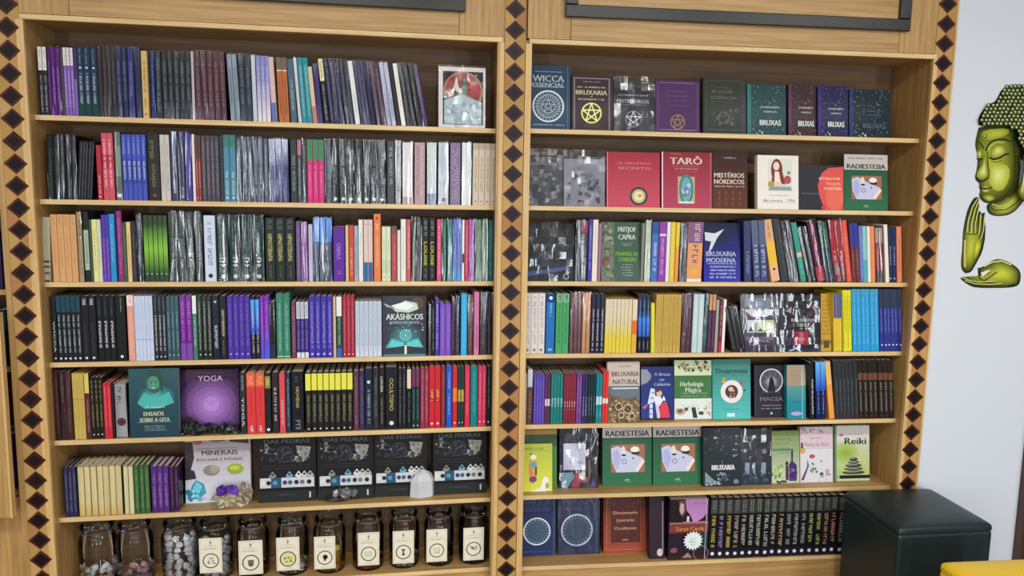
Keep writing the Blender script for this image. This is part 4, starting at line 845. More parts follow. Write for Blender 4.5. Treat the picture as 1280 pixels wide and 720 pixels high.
def art_woman(p):
    p.rect(0, 0, 1, 1, 'e8e4dc'); p.rect(.26, .33, .84, .93, 'd8dccc'); p.ell(.47, .73, .14, .26, '7c3430', 20); p.poly([(.34, .5), (.4, .86), (.56, .86), (.68, .46)], '7c3430')
    p.ell(.46, .80, .075, .1, 'ecd4c4', 16); p.poly([(.4, .36), (.42, .7), (.52, .7), (.6, .36)], 'f0dcd0'); p.ell(.5, .46, .1, .07, 'e4c8b8'); p.ell(.73, .55, .09, .1, 'b05058'); p.ell(.33, .46, .08, .08, 'b89850'); p.poly([(.26, .35), (.84, .35), (.8, .42), (.3, .42)], '8c9ca4')
    p.ell(.76, .68, .04, .04, '5c8c64', 8); p.marks(.3, .75, .25, .014, '70747c'); p.text('Brumas', .38, .16, .05, '5c6064', .46); p.text('Uhr', .82, .17, .06, '5c6064', .2); p.rect(.1, .12, .95, .125, 'b0b0ac')
def art_coral(p):
    p.rect(0, 0, 1, 1, '2c2e36'); p.poly([(.58, .0), (.46, .3), (.42, .55), (.5, .82), (.66, .95), (1, .98), (1, 0)], 'dc5450'); p.ell(.8, .3, .2, .3, 'e46c58', 20); p.rect(.05, .36, .6, .37, '7c7c84')
    p.marks(.45, .95, .68, .06, 'e8dcb8'); p.marks(.6, .95, .57, .06, 'f0b080'); p.marks(.56, .95, .46, .05, 'e8e0c8'); p.ell(.55, .05, .05, .05, 'c83858')
def art_radi(top='c4bcb8'):
    def f(p):
        p.grad(0, 0, 1, 1, '2c6c48', '1e4c38'); p.rect(0, .725, 1, 1, top); p.marks(.1, .9, .92, .025, '2c3030'); p.text('RADIESTESIA', .5, .79, .085, '20282c', .88, bold=.012)
        p.rect(.17, .2, .86, .62, '9c6c50'); p.poly([(.17, .56), (.19, .36), (.28, .2), (.72, .2), (.86, .36), (.8, .42), (.6, .48), (.44, .54), (.3, .6)], 'c4c8e4'); p.poly([(.2, .5), (.3, .56), (.38, .4), (.3, .24), (.22, .34)], 'acb0dc')
        p.ell(.42, .52, .045, .1, 'e0d8cc'); p.ell(.43, .46, .05, .02, '20242c'); p.ell(.66, .54, .09, .065, 'e8e0d4'); p.ell(.67, .49, .085, .035, '242420'); p.ell(.66, .54, .085, .05, 'ece8dc'); p.ring(.44, .36, .05, .012, '4c5478', 14); p.ell(.62, .41, .018, .018, '2c3040', 8); p.poly([(.72, .2), (.86, .36), (.82, .4), (.66, .24)], 'ecdcd0')
        p.text('selo', .5, .09, .03, 'd8e4dc', .1); p.marks(.44, .58, .05, .012, 'a8c8b0')
    return f
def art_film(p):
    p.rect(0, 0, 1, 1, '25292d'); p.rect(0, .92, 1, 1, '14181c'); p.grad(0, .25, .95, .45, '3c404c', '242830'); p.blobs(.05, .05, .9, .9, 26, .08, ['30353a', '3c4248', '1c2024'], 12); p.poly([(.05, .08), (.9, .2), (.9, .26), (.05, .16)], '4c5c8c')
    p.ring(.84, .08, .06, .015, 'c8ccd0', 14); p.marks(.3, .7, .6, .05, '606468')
def art_capra(p):
    p.rect(0, 0, 1, 1, '3c5a4a'); p.rect(0, 0, .33, 1, '687460'); p.blobs(.02, .02, .31, .98, 70, .05, ['7c846c', '98a088', '545c48', '5c4c40'], 2); p.ell(.12, .34, .08, .11, '6c4438'); p.ell(.13, .3, .05, .08, '8c5c4c')
    p.text('FRITJOF', .66, .88, .085, 'e0e8dc', .46, bold=.008); p.text('CAPRA', .66, .75, .085, 'e0e8dc', .44, bold=.008); p.rect(.5, .64, .82, .646, 'a0b0a0'); p.marks(.55, .78, .6, .02, 'c0ccc0')
    p.text('PADRÕES DE', .65, .465, .065, '90c840', .56, bold=.006); p.text('CONEXÃO', .67, .37, .07, '90c840', .46, bold=.006); lines(p, .5, .84, .27, 5, .045, .018, 'c0ccbc')
def art_moderna(p):
    p.grad(0, 0, 1, 1, '20289c', '101838'); p.poly([(.0, .95), (.5, .9), (.62, .72), (.35, .6), (.1, .64), (0, .8)], '18203c'); p.poly([(.02, .84), (.3, .82), (.56, .9), (.36, .74), (.22, .56), (.12, .48), (.2, .68), (.04, .7)], 'd0d8e0')
    p.text('BRUXARIA', .47, .475, .085, 'd0d8f0', .82, bold=.006); p.text('MODERNA', .47, .365, .085, 'd0d8f0', .8, bold=.006); p.rect(.1, .3, .9, .307, 'c0c8e8'); lines(p, .12, .9, .24, 4, .06, .03, 'c8d0f4')
def art_akash(p):
    p.rect(0, 0, 1, 1, '2c2c38'); p.glow(.52, .3, .42, .34, '2c3440', '3c8c94', 7); p.ell(.8, .88, .14, .14, '5c4034', 20); p.poly([(.02, .88), (.1, .82), (.3, .84), (.52, .92), (.78, .88), (.82, .78), (.6, .72), (.3, .74), (.22, .8)], 'c0d4cc'); p.poly([(.2, .84), (.5, .9), (.74, .84), (.56, .76), (.34, .78)], 'e4f0ec')
    p.text('AKÁSHICOS', .5, .655, .10, 'e8f0f0', .84, bold=.008); p.text('CONQUISTADOS', .5, .56, .05, '9cc8d4', .68, bold=.004)
    p.blobs(.1, .38, .95, .55, 16, .02, ['a0dce0', 'c8ecec', '70b0b8'], 3, 8); p.ring(.52, .35, .13, .022, '70dce0', 26); p.ring(.52, .35, .07, .014, '8ce4e4', 20); p.ell(.52, .35, .02, .02, 'd0f8f8')
    p.poly([(.06, .14), (.2, .3), (.5, .24), (.5, .1)], '3c9ca4'); p.poly([(.94, .14), (.82, .3), (.54, .24), (.54, .1)], '48a4a4'); p.poly([(.12, .16), (.22, .27), (.48, .22), (.48, .14)], '58c8cc'); p.poly([(.9, .16), (.8, .27), (.56, .22), (.56, .14)], '60c8c4')
    p.poly([(.1, .13), (.5, .17), (.5, .04), (.12, .08)], '24202c'); p.poly([(.9, .13), (.54, .17), (.54, .04), (.9, .08)], '281c34'); p.rect(.5, .02, .55, .18, 'd8e8c0'); p.rect(.02, .0, .98, .03, '3c8c9c')
def art_greytarot(p):
    p.grad(0, 0, 1, 1, '3c2a44', '6c6c74'); p.poly([(.1, .84), (.5, .62), (.9, .84), (.8, .95), (.2, .95)], '8c9098'); p.poly([(.1, .74), (.32, .76), (.5, .7), (.46, .62), (.3, .62)], 'dcd4dc'); p.poly([(.9, .74), (.68, .76), (.5, .7), (.54, .62), (.7, .62)], 'dcdce4'); p.ell(.5, .7, .06, .1, 'f0f0f4'); p.poly([(.36, .84), (.5, .8), (.64, .84), (.5, .9)], '90b0cc')
    for q, c in ((.17, 'd8dcdc'), (.41, 'd0dcc0'), (.65, 'dce0b0')): p.rect(q, .34, q+.22, .56, c)
    p.poly([(.2, .36), (.28, .46), (.34, .36)], '38404c'); p.poly([(.44, .36), (.52, .42), (.6, .36)], '5c6c44'); p.rect(.68, .38, .84, .40, '4c4c40')
    p.text('ENCICLOPÉDIA', .5, .24, .06, 'b09cc0', .72); p.marks(.2, .8, .17, .04, 'c0b4cc'); p.marks(.25, .75, .1, .02, '8c7c9c'); p.ring(.5, .05, .03, .01, 'a09cac', 10)
def art_bruxtaro(p):
    p.rect(0, 0, 1, 1, '28262c'); p.rect(.07, .04, .09, .97, '1c4438'); p.blobs(.12, .3, .9, .92, 60, .06, ['38343c', '48424c', '3c4440', '544c58'], 4); p.poly([(.14, .72), (.3, .8), (.28, .68)], 'b0a4ac'); p.poly([(.8, .8), (.93, .74), (.9, .66)], 'c08898'); p.blobs(.1, .1, .4, .3, 24, .05, ['3c4450', '4c4c5c'], 9)
    p.text('BRUXARIA', .58, .56, .06, 'c0c4c4', .6, bold=.008); p.text('E TARÔ', .5, .475, .06, 'b0b4b4', .36, bold=.008); p.rect(.32, .12, .7, .36, '9c2c3c'); p.rect(.48, .14, .58, .34, 'c86c78'); p.ell(.53, .22, .08, .04, 'd89498'); p.rect(0, 0, 1, .06, '28304c'); p.poly([(.2, .02), (.5, .1), (.52, .08), (.26, .0)], 'a0a4b4')
def art_gita(p):
    p.grad(0, 0, 1, 1, '1e3c4c', '2c545c'); p.glow(.55, .6, .42, .26, '24505a', '48a8a0', 7); p.ell(.5, .80, .17, .24, '2c5c54', 22); p.poly([(.16, .5), (.3, .66), (.44, .6), (.6, .58), (.8, .66), (.9, .5), (.6, .42), (.3, .42)], '4cb0a8')
    p.ell(.49, .78, .12, .165, '4c8c78', 20); p.poly([(.32, .86), (.4, .98), (.6, .98), (.7, .82), (.66, .6), (.62, .78), (.56, .9), (.4, .88)], '284c44'); p.ell(.44, .8, .022, .012, '1c3834'); p.ell(.54, .8, .022, .012, '1c3834'); p.poly([(.485, .8), (.47, .745), (.51, .745)], '6ca890'); p.ell(.49, .71, .05, .016, 'a8d0c0'); p.ell(.49, .69, .08, .05, '34645a'); p.ell(.49, .715, .04, .012, 'b8d8c8')
    p.text('M. GANDHI', .52, .44, .022, 'd8e4e4', .36); p.text('ENSAIOS', .48, .345, .062, 'd8e0b4', .40, bold=.005); p.text('SOBRE A GITA', .5, .255, .062, 'd8e0b4', .60, bold=.005); p.rect(.15, .215, .85, .219, '6c8c90'); lines(p, .25, .75, .155, 3, .03, .016, '9cb8bc')
def art_yoga(p):
    p.rect(0, 0, 1, 1, '3c1c48'); p.glow(.53, .40, .60, .62, '3c1c48', 'b484d0', 14)
    k = p.W/p.H; R = random.Random(4)
    for rr, n, c in ((.1, 10, 'c898e4'), (.18, 16, 'a468c4'), (.27, 22, '9454b4'), (.36, 28, '7c3c98'), (.46, 32, '5c2874')):
        for a in range(n): t = 6.2832*a/n; p.ring(.53+rr*math.cos(t), .44+k*rr*math.sin(t), .035, .009, c, 8)
    p.rect(0, .84, 1, 1, '38183c'); p.text('YOGA', .52, .86, .09, 'c8b8c8', .42); p.marks(.25, .75, .94, .014, '8c6c90'); p.marks(.38, .62, .745, .01, 'a078b0')
def art_minerais(p):
    p.grad(0, 0, 1, 1, 'd8dce8', 'a89ca0'); p.poly([(0, .95), (.12, .95), (.14, .7), (.08, .5), (.0, .45)], '3c3438'); p.poly([(.0, .56), (.14, .5), (.17, .38), (0, .36)], '34303c'); p.poly([(.68, .94), (.98, .9), (.98, 1), (.7, 1)], '3c3c44'); p.ell(.5, .97, .13, .03, '5c6460'); p.ell(.2, .95, .07, .05, '946850'); p.rect(.2, .84, .82, .845, '505058')
    p.text('MINERAIS', .53, .775, .075, '50484c', .55, bold=.007); p.text('ROCHAS E FÓSSEIS', .53, .67, .045, '504c54', .7, bold=.004); p.ell(.4, .50, .13, .09, '8c8478', 12); p.ell(.44, .52, .07, .07, 'a89c8c', 9); p.ell(.77, .51, .13, .09, '98a838', 14); p.ell(.76, .53, .08, .04, 'bcc850', 9)
    p.poly([(.02, .06), (.1, .28), (.16, .36), (.28, .3), (.32, .16), (.2, .06)], '3c98b4'); p.poly([(.1, .2), (.17, .34), (.26, .26), (.2, .14)], '70c8dc'); p.blobs(.04, .04, .3, .2, 10, .05, ['2c7c98', '58b4c8', 'a0dce8'], 2); p.ell(.29, .07, .03, .03, 'e0a8d8'); p.marks(.3, .6, .04, .02, '8c8c94')
def art_pedras(p):
    p.rect(0, 0, 1, 1, '17181c'); p.text('DAS PEDRAS', .5, .845, .055, '747c80', .78, bold=.004); R = random.Random(5)
    p.ring(.46, .66, .15, .02, '3c3e50', 24); p.ell(.46, .66, .13, .13, '1e1f2c', 20); p.blobs(.2, .54, .8, .74, 40, .025, ['3c3c3c', '545450', '2c2c30', '44484c'], 12); p.blobs(.06, .58, .3, .8, 26, .03, ['5c5c5c', '7c7c78', '3c3c3c', '8c8484'], 2); p.poly([(.66, .78), (.92, .76), (.88, .64), (.8, .58), (.7, .66)], '8c8c88'); p.blobs(.6, .56, .9, .76, 24, .035, ['a0a09c', '6c6c68', '48544c'], 7)
    p.marks(.08, .9, .5, .012, '4c4c4c'); p.marks(.08, .9, .46, .012, '484848'); p.rect(.03, .2, .97, .34, 'c8ccd0'); p.rect(.22, .2, .4, .34, '2c5470')
    for q, c in ((.08, 'e0dcd0'), (.18, '24282c'), (.29, '5c94b4'), (.46, '3c3c74'), (.55, '2c6c7c'), (.66, '2c2c30'), (.76, '707470'), (.88, '202428')): p.ell(q, .27, .042, .042, c, 9)
    for q, c in ((.25, '8c8c84'), (.54, '70a0b8'), (.7, 'd8dcd8'), (.8, 'c8c8c0'), (.9, 'b0b0a8')): p.poly([(q-.07, .36), (q, .43), (q+.07, .36), (q, .33)], c); p.ell(q, .385, .025, .02, '24262a', 8)
    p.rect(0, 0, 1, .16, '24282a'); p.marks(.3, .65, .09, .02, '4c5450'); p.rect(.88, .05, .91, .13, 'c0c4c8')
def art_natural(p):
    p.rect(0, 0, 1, 1, 'c4b4a8'); p.marks(.3, .74, .91, .03, '8c6454'); p.text('BRUXARIA', .55, .8, .085, '3c4444', .84, bold=.008); p.text('NATURAL', .56, .67, .085, '3c4444', .8, bold=.008); p.rect(0, 0, 1, .6, '5c6c78'); p.rect(.15, .55, .95, .57, 'd0d8e0')
    p.poly([(0, .5), (.3, .42), (1, .36), (1, 0), (0, 0)], '6c5438'); p.blobs(.02, .0, .98, .4, 120, .05, ['8c6c44', '4c3824', 'a08454', '5c4c34', 'c0a878'], 3)
    for cx, cy, r in ((.35, .26, .12), (.62, .22, .15), (.42, .12, .1), (.75, .1, .1)): p.ring(cx, cy, r, .03, 'c8b48c', 14); p.ring(cx, cy, r*.5, .03, '38281c', 10)
def art_caldeirao(p):
    p.grad(0, 0, 1, 1, '1c3088', '182468'); p.ell(.12, .82, .2, .17, '7c8498', 20); p.poly([(.0, .95), (.2, .95), (.3, .8), (.2, .7), (0, .66)], '8c90a0')
    for t, y, wd in (('A Bruxa', .86, .5), ('no', .76, .14), ('Caldeirão', .67, .5)): p.text(t, .65, y, .06, 'b4c4e4', wd, bold=.006)
    p.ell(.56, .50, .09, .09, 'e0b488', 14); p.ell(.5, .56, .08, .06, '4c3828'); p.poly([(.2, .3), (.3, .6), (.42, .58), (.44, .4), (.36, .3)], 'd0dcec'); p.poly([(.36, .46), (.6, .44), (.68, .36), (.5, .2), (.44, .3)], 'e0e4f0'); p.poly([(.26, .04), (.26, .3), (.36, .3), (.36, .02)], 'c8d4e4'); p.poly([(.5, .02), (.44, .28), (.54, .3), (.6, .04)], 'd0c4d4')
    for i in range(5): p.rect(.24+i*.02, .1+i*.1, .34+i*.02, .12+i*.1, '4c7ca8')
    p.poly([(.58, .04), (.6, .3), (.74, .34), (.84, .3), (.88, .04)], 'd8384c'); p.poly([(.64, .36), (.7, .46), (.76, .36)], 'e8ece8'); p.poly([(.8, .3), (.94, .06), (.96, .1), (.86, .34)], '28202c'); p.poly([(.1, .2), (.2, .26), (.18, .3), (.04, .24)], 'b06c78'); p.rect(.0, .0, 1, .03, '2c1c2c')
def art_herb(p):
    p.rect(0, 0, 1, 1, 'd0d8b4'); p.blobs(.1, .82, .95, .97, 40, .05, ['38442c', '6c8050', '8c9c6c', 'b0a888'], 3); p.text('MANUAL DE', .5, .865, .04, '4c5438', .5); p.rect(0, .35, 1, .74, '3c7040'); p.text('Herbologia', .46, .60, .085, 'd8e4c8', .62, bold=.008); p.text('Mágica', .5, .5, .08, 'd8e4c8', .42, bold=.008); lines(p, .15, .9, .43, 2, .05, .018, 'a8c498')
    p.rect(0, 0, 1, .35, 'dce4e0'); p.ell(.16, .13, .14, .09, 'b8a890'); p.ell(.15, .14, .07, .05, '6c5c48'); p.ell(.32, .17, .05, .05, '503c34'); p.poly([(.45, .2), (.5, .02), (.62, .02), (.56, .2)], '2c3430'); p.ell(.72, .1, .08, .05, '3c444c'); p.blobs(.78, .04, .98, .32, 20, .04, ['d8a8b8', 'c4d0a8', 'e8d0dc', 'a0b480'], 6); p.blobs(.05, .16, .7, .24, 14, .03, ['8cac7c', 'b0c8a0'], 8)
def art_teal(p):
    p.grad(0, 0, 1, 1, '48b8b4', '2c7c6c'); p.text('Desarmonia', .5, .81, .085, '1c2c34', .82, bold=.01); p.marks(.16, .8, .73, .012, '205058'); p.ell(.5, .46, .29, .29, 'e8dcdc', 26); p.ell(.5, .46, .17, .17, '3c2824', 20); p.ell(.48, .5, .07, .06, 'c8b494', 12); p.blobs(.44, .36, .6, .48, 10, .03, ['983434', 'b05c48', 'd89c80'], 3); p.ell(.28, .63, .05, .04, 'd89850'); p.ell(.3, .68, .035, .03, 'c8a058'); p.ell(.75, .6, .05, .05, 'c03c58'); p.ell(.84, .48, .03, .025, '28304c'); p.marks(.3, .7, .16, .014, '207c7c'); p.rect(.38, .04, .58, .1, 'c8ecec')
def art_magia(p):
    p.rect(0, 0, 1, 1, '1c1c28'); p.rect(.06, .0, .07, 1, '3c3848'); p.ell(.54, .70, .35, .35, '4c4858', 28); p.glow(.54, .68, .22, .2, '5c5868', 'c8c8d0', 4); p.ring(.54, .70, .37, .035, 'd8dce0', 32); p.rect(.2, .38, .9, .47, '1c1c28')
    for a in range(8): p.line(.54, .7, .54+.3*math.cos(a*.785+.2), .7+.2*math.sin(a*.785+.2), .0012, '9494a4')
    p.poly([(.42, .42), (.46, .66), (.5, .76), (.56, .78), (.62, .7), (.68, .42)], '101018'); p.marks(.25, .8, .46, .05, '544c64'); p.text('MAGIA', .54, .355, .085, '8c7c94', .72, bold=.008); lines(p, .2, .88, .22, 2, .06, .022, 'a0a8b4'); p.ell(.54, .08, .035, .035, 'd0d4d8', 8)
def art_beige(p):
    p.rect(0, 0, 1, 1, '1c8494'); p.rect(0, .6, 1, 1, 'a8907c'); p.rect(.75, .5, 1, 1, 'c4b090'); p.grad(0, .3, 1, .62, '188898', '5c9490'); lines(p, .2, .7, .88, 4, .07, .014, '8c7860'); p.marks(.3, .7, .3, .03, '146470'); p.ell(.5, .1, .3, .1, 'b4a4dc'); p.rect(.8, 0, .84, 1, '6cd0d4')
def art_reflexb(p):
    p.rect(0, 0, 1, 1, '4c7c40'); p.rect(0, .8, 1, 1, 'b08444'); p.text('REFLEXOLOGIA', .5, .895, .06, '5c3c24', .9, bold=.008); p.rect(0, .62, 1, .8, '38583c')
def art_lime(p):
    p.grad(0, 0, 1, 1, 'd4dc40', 'b0bc48'); p.text('REFLEXOLOGIA', .4, .9, .05, '3c4c34', .66); p.rect(.3, .85, .95, .855, '7c8c48')
    p.poly([(.24, .5), (.3, .72), (.44, .74), (.52, .6), (.5, .3), (.4, .16), (.28, .2)], 'd89850'); p.ell(.4, .72, .1, .08, 'e8e8dc'); p.ell(.32, .79, .03, .025, '28282c'); p.ell(.4, .56, .1, .09, '5ca0b8'); p.rect(.46, .34, .51, .52, '24242c'); p.ell(.39, .26, .12, .1, '7c3c7c'); p.poly([(.3, .5), (.36, .5), (.36, .34), (.3, .34)], 'd87c54')
    p.poly([(.0, .45), (.1, .48), (.1, .66), (0, .66)], '68c0b8'); p.poly([(0, .3), (.08, .3), (.08, .42), (0, .42)], 'd89060'); p.ell(.06, .2, .06, .06, 'e8c8c0'); p.ell(.06, .16, .03, .03, '5c1c2c'); p.poly([(.3, .0), (.62, .08), (.74, .32), (.88, .28), (.9, .04), (.8, 0)], 'e4e8dc'); p.ell(.84, .12, .06, .1, 'a0a860')
def art_price(p):
    p.rect(0, 0, 1, 1, '2a2c34'); p.rect(0, 0, .03, 1, '28285c'); p.text('OSHO', .5, .86, .08, '54585c', .8); p.blobs(.1, .74, .9, .96, 20, .06, ['383c44', '44484c'], 3); p.poly([(.76, .6), (.86, .66), (.86, .46), (.74, .44)], '4c3848'); p.rect(.76, .14, .8, .46, '9c7c64'); p.line(.83, .6, .97, .86, .003, 'd8d4d0')
    p.poly([(.05, .26), (.34, .26), (.4, .2), (.2, .0), (.05, .02)], '7ca0b0'); p.poly([(.4, .24), (.6, .26), (.5, .0), (.3, .02)], 'b04464'); p.ell(.62, .14, .14, .09, 'a06450'); p.ell(.6, .12, .05, .06, '6c3c38'); p.poly([(.8, .0), (.9, .16), (.96, .02)], '6c54a0')
    p.rect(.1, .3, .68, .74, 'd0d0e0'); p.marks(.4, .6, .63, .03, '8c9cac')
    for i in range(6): p.rect(.14, .35+i*.06, .2, .352+i*.06, '8c8ca4')
    p.text('15,00', .44, .42, .05, '7c849c', .34)
def art_brux_black(p):
    p.grad(0, 0, 1, 1, '1c2830', '20242a'); p.blobs(.05, .5, .95, .95, 50, .045, ['30383c', '3c444c', '282e34', '4c5458'], 2); p.blobs(.78, .5, .88, .72, 6, .03, ['a8b4b8', '70807c'], 3); p.ell(.32, .83, .05, .03, 'a0a8a8'); p.ell(.88, .85, .04, .03, '7c8888'); p.text('BRUXARIA', .52, .325, .09, 'e0e4e4', .6, bold=.014); p.rect(.5, .37, .505, .45, 'c0c8c8')
    p.poly([(.05, .02), (.05, .25), (.3, .1), (.5, .04)], '7c949c'); p.blobs(.06, .02, .5, .14, 18, .04, ['a0b4b8', '50646c'], 7); p.blobs(.36, .1, .66, .25, 20, .04, ['5c7480', '8ca0a8', '3c505c'], 5); p.ell(.86, .08, .07, .06, '70848c')
def art_bluegrey(p):
    p.rect(0, 0, 1, 1, '34363e'); p.rect(0, 0, 1, .42, '2c3c50'); p.blobs(.05, .5, .95, .9, 30, .05, ['40424c', '4c4c58'], 4); p.ell(.14, .62, .08, .08, '6c6c78'); p.ell(.78, .6, .08, .09, '8c8c98'); p.marks(.2, .7, .83, .03, '7c8084')
    for q in (.14, .22, .42, .7, .78): p.poly([(q-.03, .22), (q-.02, .4), (q+.06, .4), (q+.04, .18)], 'a0b0bc')
    p.blobs(.05, .06, .95, .24, 30, .05, ['4c6478', '3c5068', '6c8090'], 9)
def art_greenoil(p):
    p.grad(0, 0, 1, 1, 'c0ccb4', '7c9058'); lines(p, .1, .7, .84, 4, .09, .022, '5c6c44'); p.rect(0, .62, .8, .66, '548468'); p.blobs(.0, .08, .4, .34, 30, .06, ['8cac4c', 'a8c070', '5c7c34', 'c8d49c'], 3); p.ell(.54, .38, .05, .07, '2c241c'); p.rect(.5, .06, .6, .34, '4c2c44'); p.poly([(.62, .04), (.62, .36), (.7, .42), (.7, .6), (.76, .6), (.76, .42), (.9, .34), (.9, .04)], '482868'); p.blobs(.64, .06, .9, .3, 16, .04, ['7c4ca0', 'a078c0', '38184c'], 5); p.rect(.7, .5, .76, .62, '2c2c30'); p.blobs(.15, .0, .6, .08, 10, .05, ['2c3428', '3c2c44'], 7)
def art_floral(p):
    p.rect(0, 0, 1, 1, 'd8d8dc'); p.rect(.0, .62, 1, 1, 'd8c4cc'); p.blobs(.05, .9, .98, .99, 16, .05, ['b08c98', 'c8a0b0', 'a0a890'], 2); p.marks(.3, .66, .79, .02, '8c7480'); p.text('Flores de Bach', .5, .69, .07, 'b0788c', .74); p.rect(0, .61, 1, .615, '9ca0a0'); p.ell(.36, .47, .09, .06, 'c04c5c'); p.ell(.06, .58, .1, .09, 'd0a850'); p.rect(.02, .62, .08, .72, '503428')
    p.blobs(.3, .18, .5, .36, 14, .035, ['4c7c6c', '608c7c', '385c54'], 4, 5); p.poly([(.02, .05), (.2, .28), (.22, .42), (.26, .3), (.1, .04)], '6c4480'); p.ell(.65, .15, .06, .05, '6c4c58'); p.ell(.83, .18, .05, .09, 'b09cb4'); p.blobs(.55, .02, .95, .24, 12, .03, ['8ca494', 'c0a4b8', '5c4c58'], 8); p.ell(.64, .38, .025, .025, '3c4c6c', 8)
def art_reiki(p):
    p.grad(0, .1, 1, 1, 'b8c470', 'ccd0c4'); p.rect(0, .72, 1, 1, 'd4d0cc'); p.glow(.3, .5, .4, .3, 'b4c478', '8cb03c', 5); p.ell(.17, .83, .07, .035, 'c86058'); p.marks(.3, .85, .83, .018, 'b08884'); p.text('Reiki', .58, .72, .12, '20241c', .62, bold=.014)
    for y, rw, c in ((.15, .33, '30322c'), (.215, .28, '54584c'), (.275, .24, '34382c'), (.335, .17, '5c6054'), (.39, .12, '282c24')): p.ell(.53, y, rw, .05, c, 18); p.ell(.5, y+.012, rw*.7, .02, '8c9080', 12)
    p.rect(.12, .04, 1, .1, '1c2028'); p.rect(0, 0, 1, .04, 'c8dca4'); p.rect(0, 0, .04, 1, '70a088')
def art_wicca_dark(p): art_wicca(p, '22305c', '56688c')
def art_redbrown(p):
    p.grad(0, 0, 1, 1, '9c4434', '3c2420'); border(p, .07, .012, 'c07058'); border(p, .13, .01, 'a05c48'); p.rect(.17, .18, .83, .95, '54261f'); p.blobs(.2, .22, .8, .9, 30, .06, ['5c2c24', '4c221c', '6c342a'], 6)
    for t, y, wd in (('Diccionario', .7, .56), ('Literario', .57, .4), ('Ocultismo', .43, .5)): p.text(t, .5, y, .055, 'd8a890', wd, bold=.005)
    p.text('selo', .5, .23, .025, 'f0d8cc', .14)
def art_comic(p):
    p.rect(0, 0, 1, 1, '281c2c'); p.grad(.35, .62, .96, 1, 'c088c4', 'a878ac'); p.poly([(0, 1), (.38, 1), (.42, .82), (.52, .74), (.6, .63), (0, .63)], '1c181c'); p.poly([(.22, .98), (.36, .98), (.4, .8), (.34, .7), (.24, .78)], '6c4440'); p.poly([(.26, .94), (.35, .92), (.36, .8), (.3, .74), (.24, .82)], 'c4a4a0'); p.rect(.44, .63, .5, .72, 'd8d0dc'); p.poly([(.7, .63), (.84, .68), (.94, .76), (.94, .63)], '241828')
    p.marks(.6, .92, .92, .016, '7c4c88'); p.rect(0, .59, 1, .62, '9c6c5c'); p.rect(0, .45, 1, .585, '7c3c34'); p.text('Tarot Cards', .52, .515, .07, 'e08c50', .74, bold=.01); p.rect(.5, .2, 1, .44, '243c38'); p.rect(0, 0, 1, .08, '382018'); p.ell(.14, .16, .09, .07, '8c5058'); p.ring(.84, .1, .2, .02, '7c7c80', 20); p.poly([(.35, .03), (.5, .12), (.62, .03)], 'a07c6c'); p.rect(.93, 0, .95, .98, 'b8a0b8')
CB = cover_book
B = CB('L', 0, 548, 607, 84, 160, 'wrapped cover with red round painting in white frame, alone right end of top shelf', '1c1c20', art_tarot, .03, w=1)
CB('R', 0, 662, 714, 81, 161, 'navy blue book with large white wheel emblem, leftmost on top shelf, right bay', '1a3450', art_wicca, .035)
CB('R', 0, 715, 767, 93, 163, 'dark brown book with pale yellow pentagram in a circle, top shelf', '2c2226', art_bruxaria, .03)
CB('R', 0, 768, 819, 97, 165, 'black book under glaring plastic film with white pentagram, top shelf', '1c2028', art_feit, .03, w=1)
CB('R', 0, 820, 876, 100, 165, 'plain dark purple hardback with small gold emblem, top shelf of right bay', '482858', art_purple, .03)
CB('R', 0, 880, 934, 96, 167, 'charcoal grey-green hardback with embossed grey pattern, top shelf', '2c302c', art_dark_ess, .034, y=.002)
CB('R', 0, 935, 984, 105, 168, 'dark teal book speckled with stars, top shelf of right bay', '17454a', art_bruxas('1c4448', '2c7468'), .03)
CB('R', 0, 987, 1024, 105, 168, 'maroon book speckled with stars, partly hidden, top shelf of right bay', '401c2c', art_bruxas('3c2028', '5c3050'), .032, y=.02)
CB('R', 0, 1024, 1062, 107, 169, 'indigo book speckled with stars and white lettering, top shelf', '241c58', art_bruxas('201c4c', '342c78'), .03)
CB('R', 0, 1063, 1115, 111, 171, 'dark navy starry book with faint lettering, rightmost on top shelf', '101c34', art_bruxas('142430', '1c3464', dim=True), .035)
CB('R', 1, 658, 704, 187, 258, 'grey cover with painted glare under crumpled film, leftmost on second shelf of right bay', '34343c', art_glare('40424c', 'ESSENCIAL'), .03, w=1)
CB('R', 1, 705, 757, 189, 260, 'dark plum cover washed out by painted white film glare, second shelf', '4c2838', art_glare('8c8c98', 'MAGNETICA'), .02, w=1)
CB('R', 1, 759, 826, 190, 261, 'wide red cover with round gold-green medallion at lower middle', 'a83448', art_red, .022)
CB('R', 1, 828, 891, 190, 261, 'crimson cover with large pale four-letter title and green oval card', '9c2c44', art_taro, .022)
CB('R', 1, 892, 936, 191, 261, 'dark reddish-brown cover with two-line cream title, second shelf', '3c1c18', art_mist, .028, spine='b05c70')
CB('R', 1, 948, 1000, 194, 262, 'white cover with drawing of a long-haired woman, second shelf', 'e0dcd4', art_woman, .025)
CB('R', 1, 1000, 1056, 207, 262, 'low dark grey cover with big coral-red disc, second shelf', '282a30', art_coral, .02, w=0)
CB('R', 1, 1057, 1112, 193, 262, 'green cover with white top band, rightmost on second shelf of right bay', '24583e', art_radi(), .02, y=.014)
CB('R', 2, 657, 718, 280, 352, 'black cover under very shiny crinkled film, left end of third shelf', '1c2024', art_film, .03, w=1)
CB('R', 2, 752, 801, 278, 352, 'green-grey cover with white capital title and lime subtitle, third shelf', '3c5848', art_capra, .03)
CB('R', 2, 881, 927, 279, 353, 'ultramarine cover with white bird-like shape above its title, third shelf', '182060', art_moderna, .025)
CB('L', 3, 478, 533, 370, 445, 'dark cover with glowing turquoise open book, fourth shelf of left bay', '24242e', art_akash, .025)
CB('R', 3, 927, 975, 370, 440, 'grey-violet wrapped cover with winged figure and three cards, fourth shelf', '48404c', art_greytarot, .035, w=1)
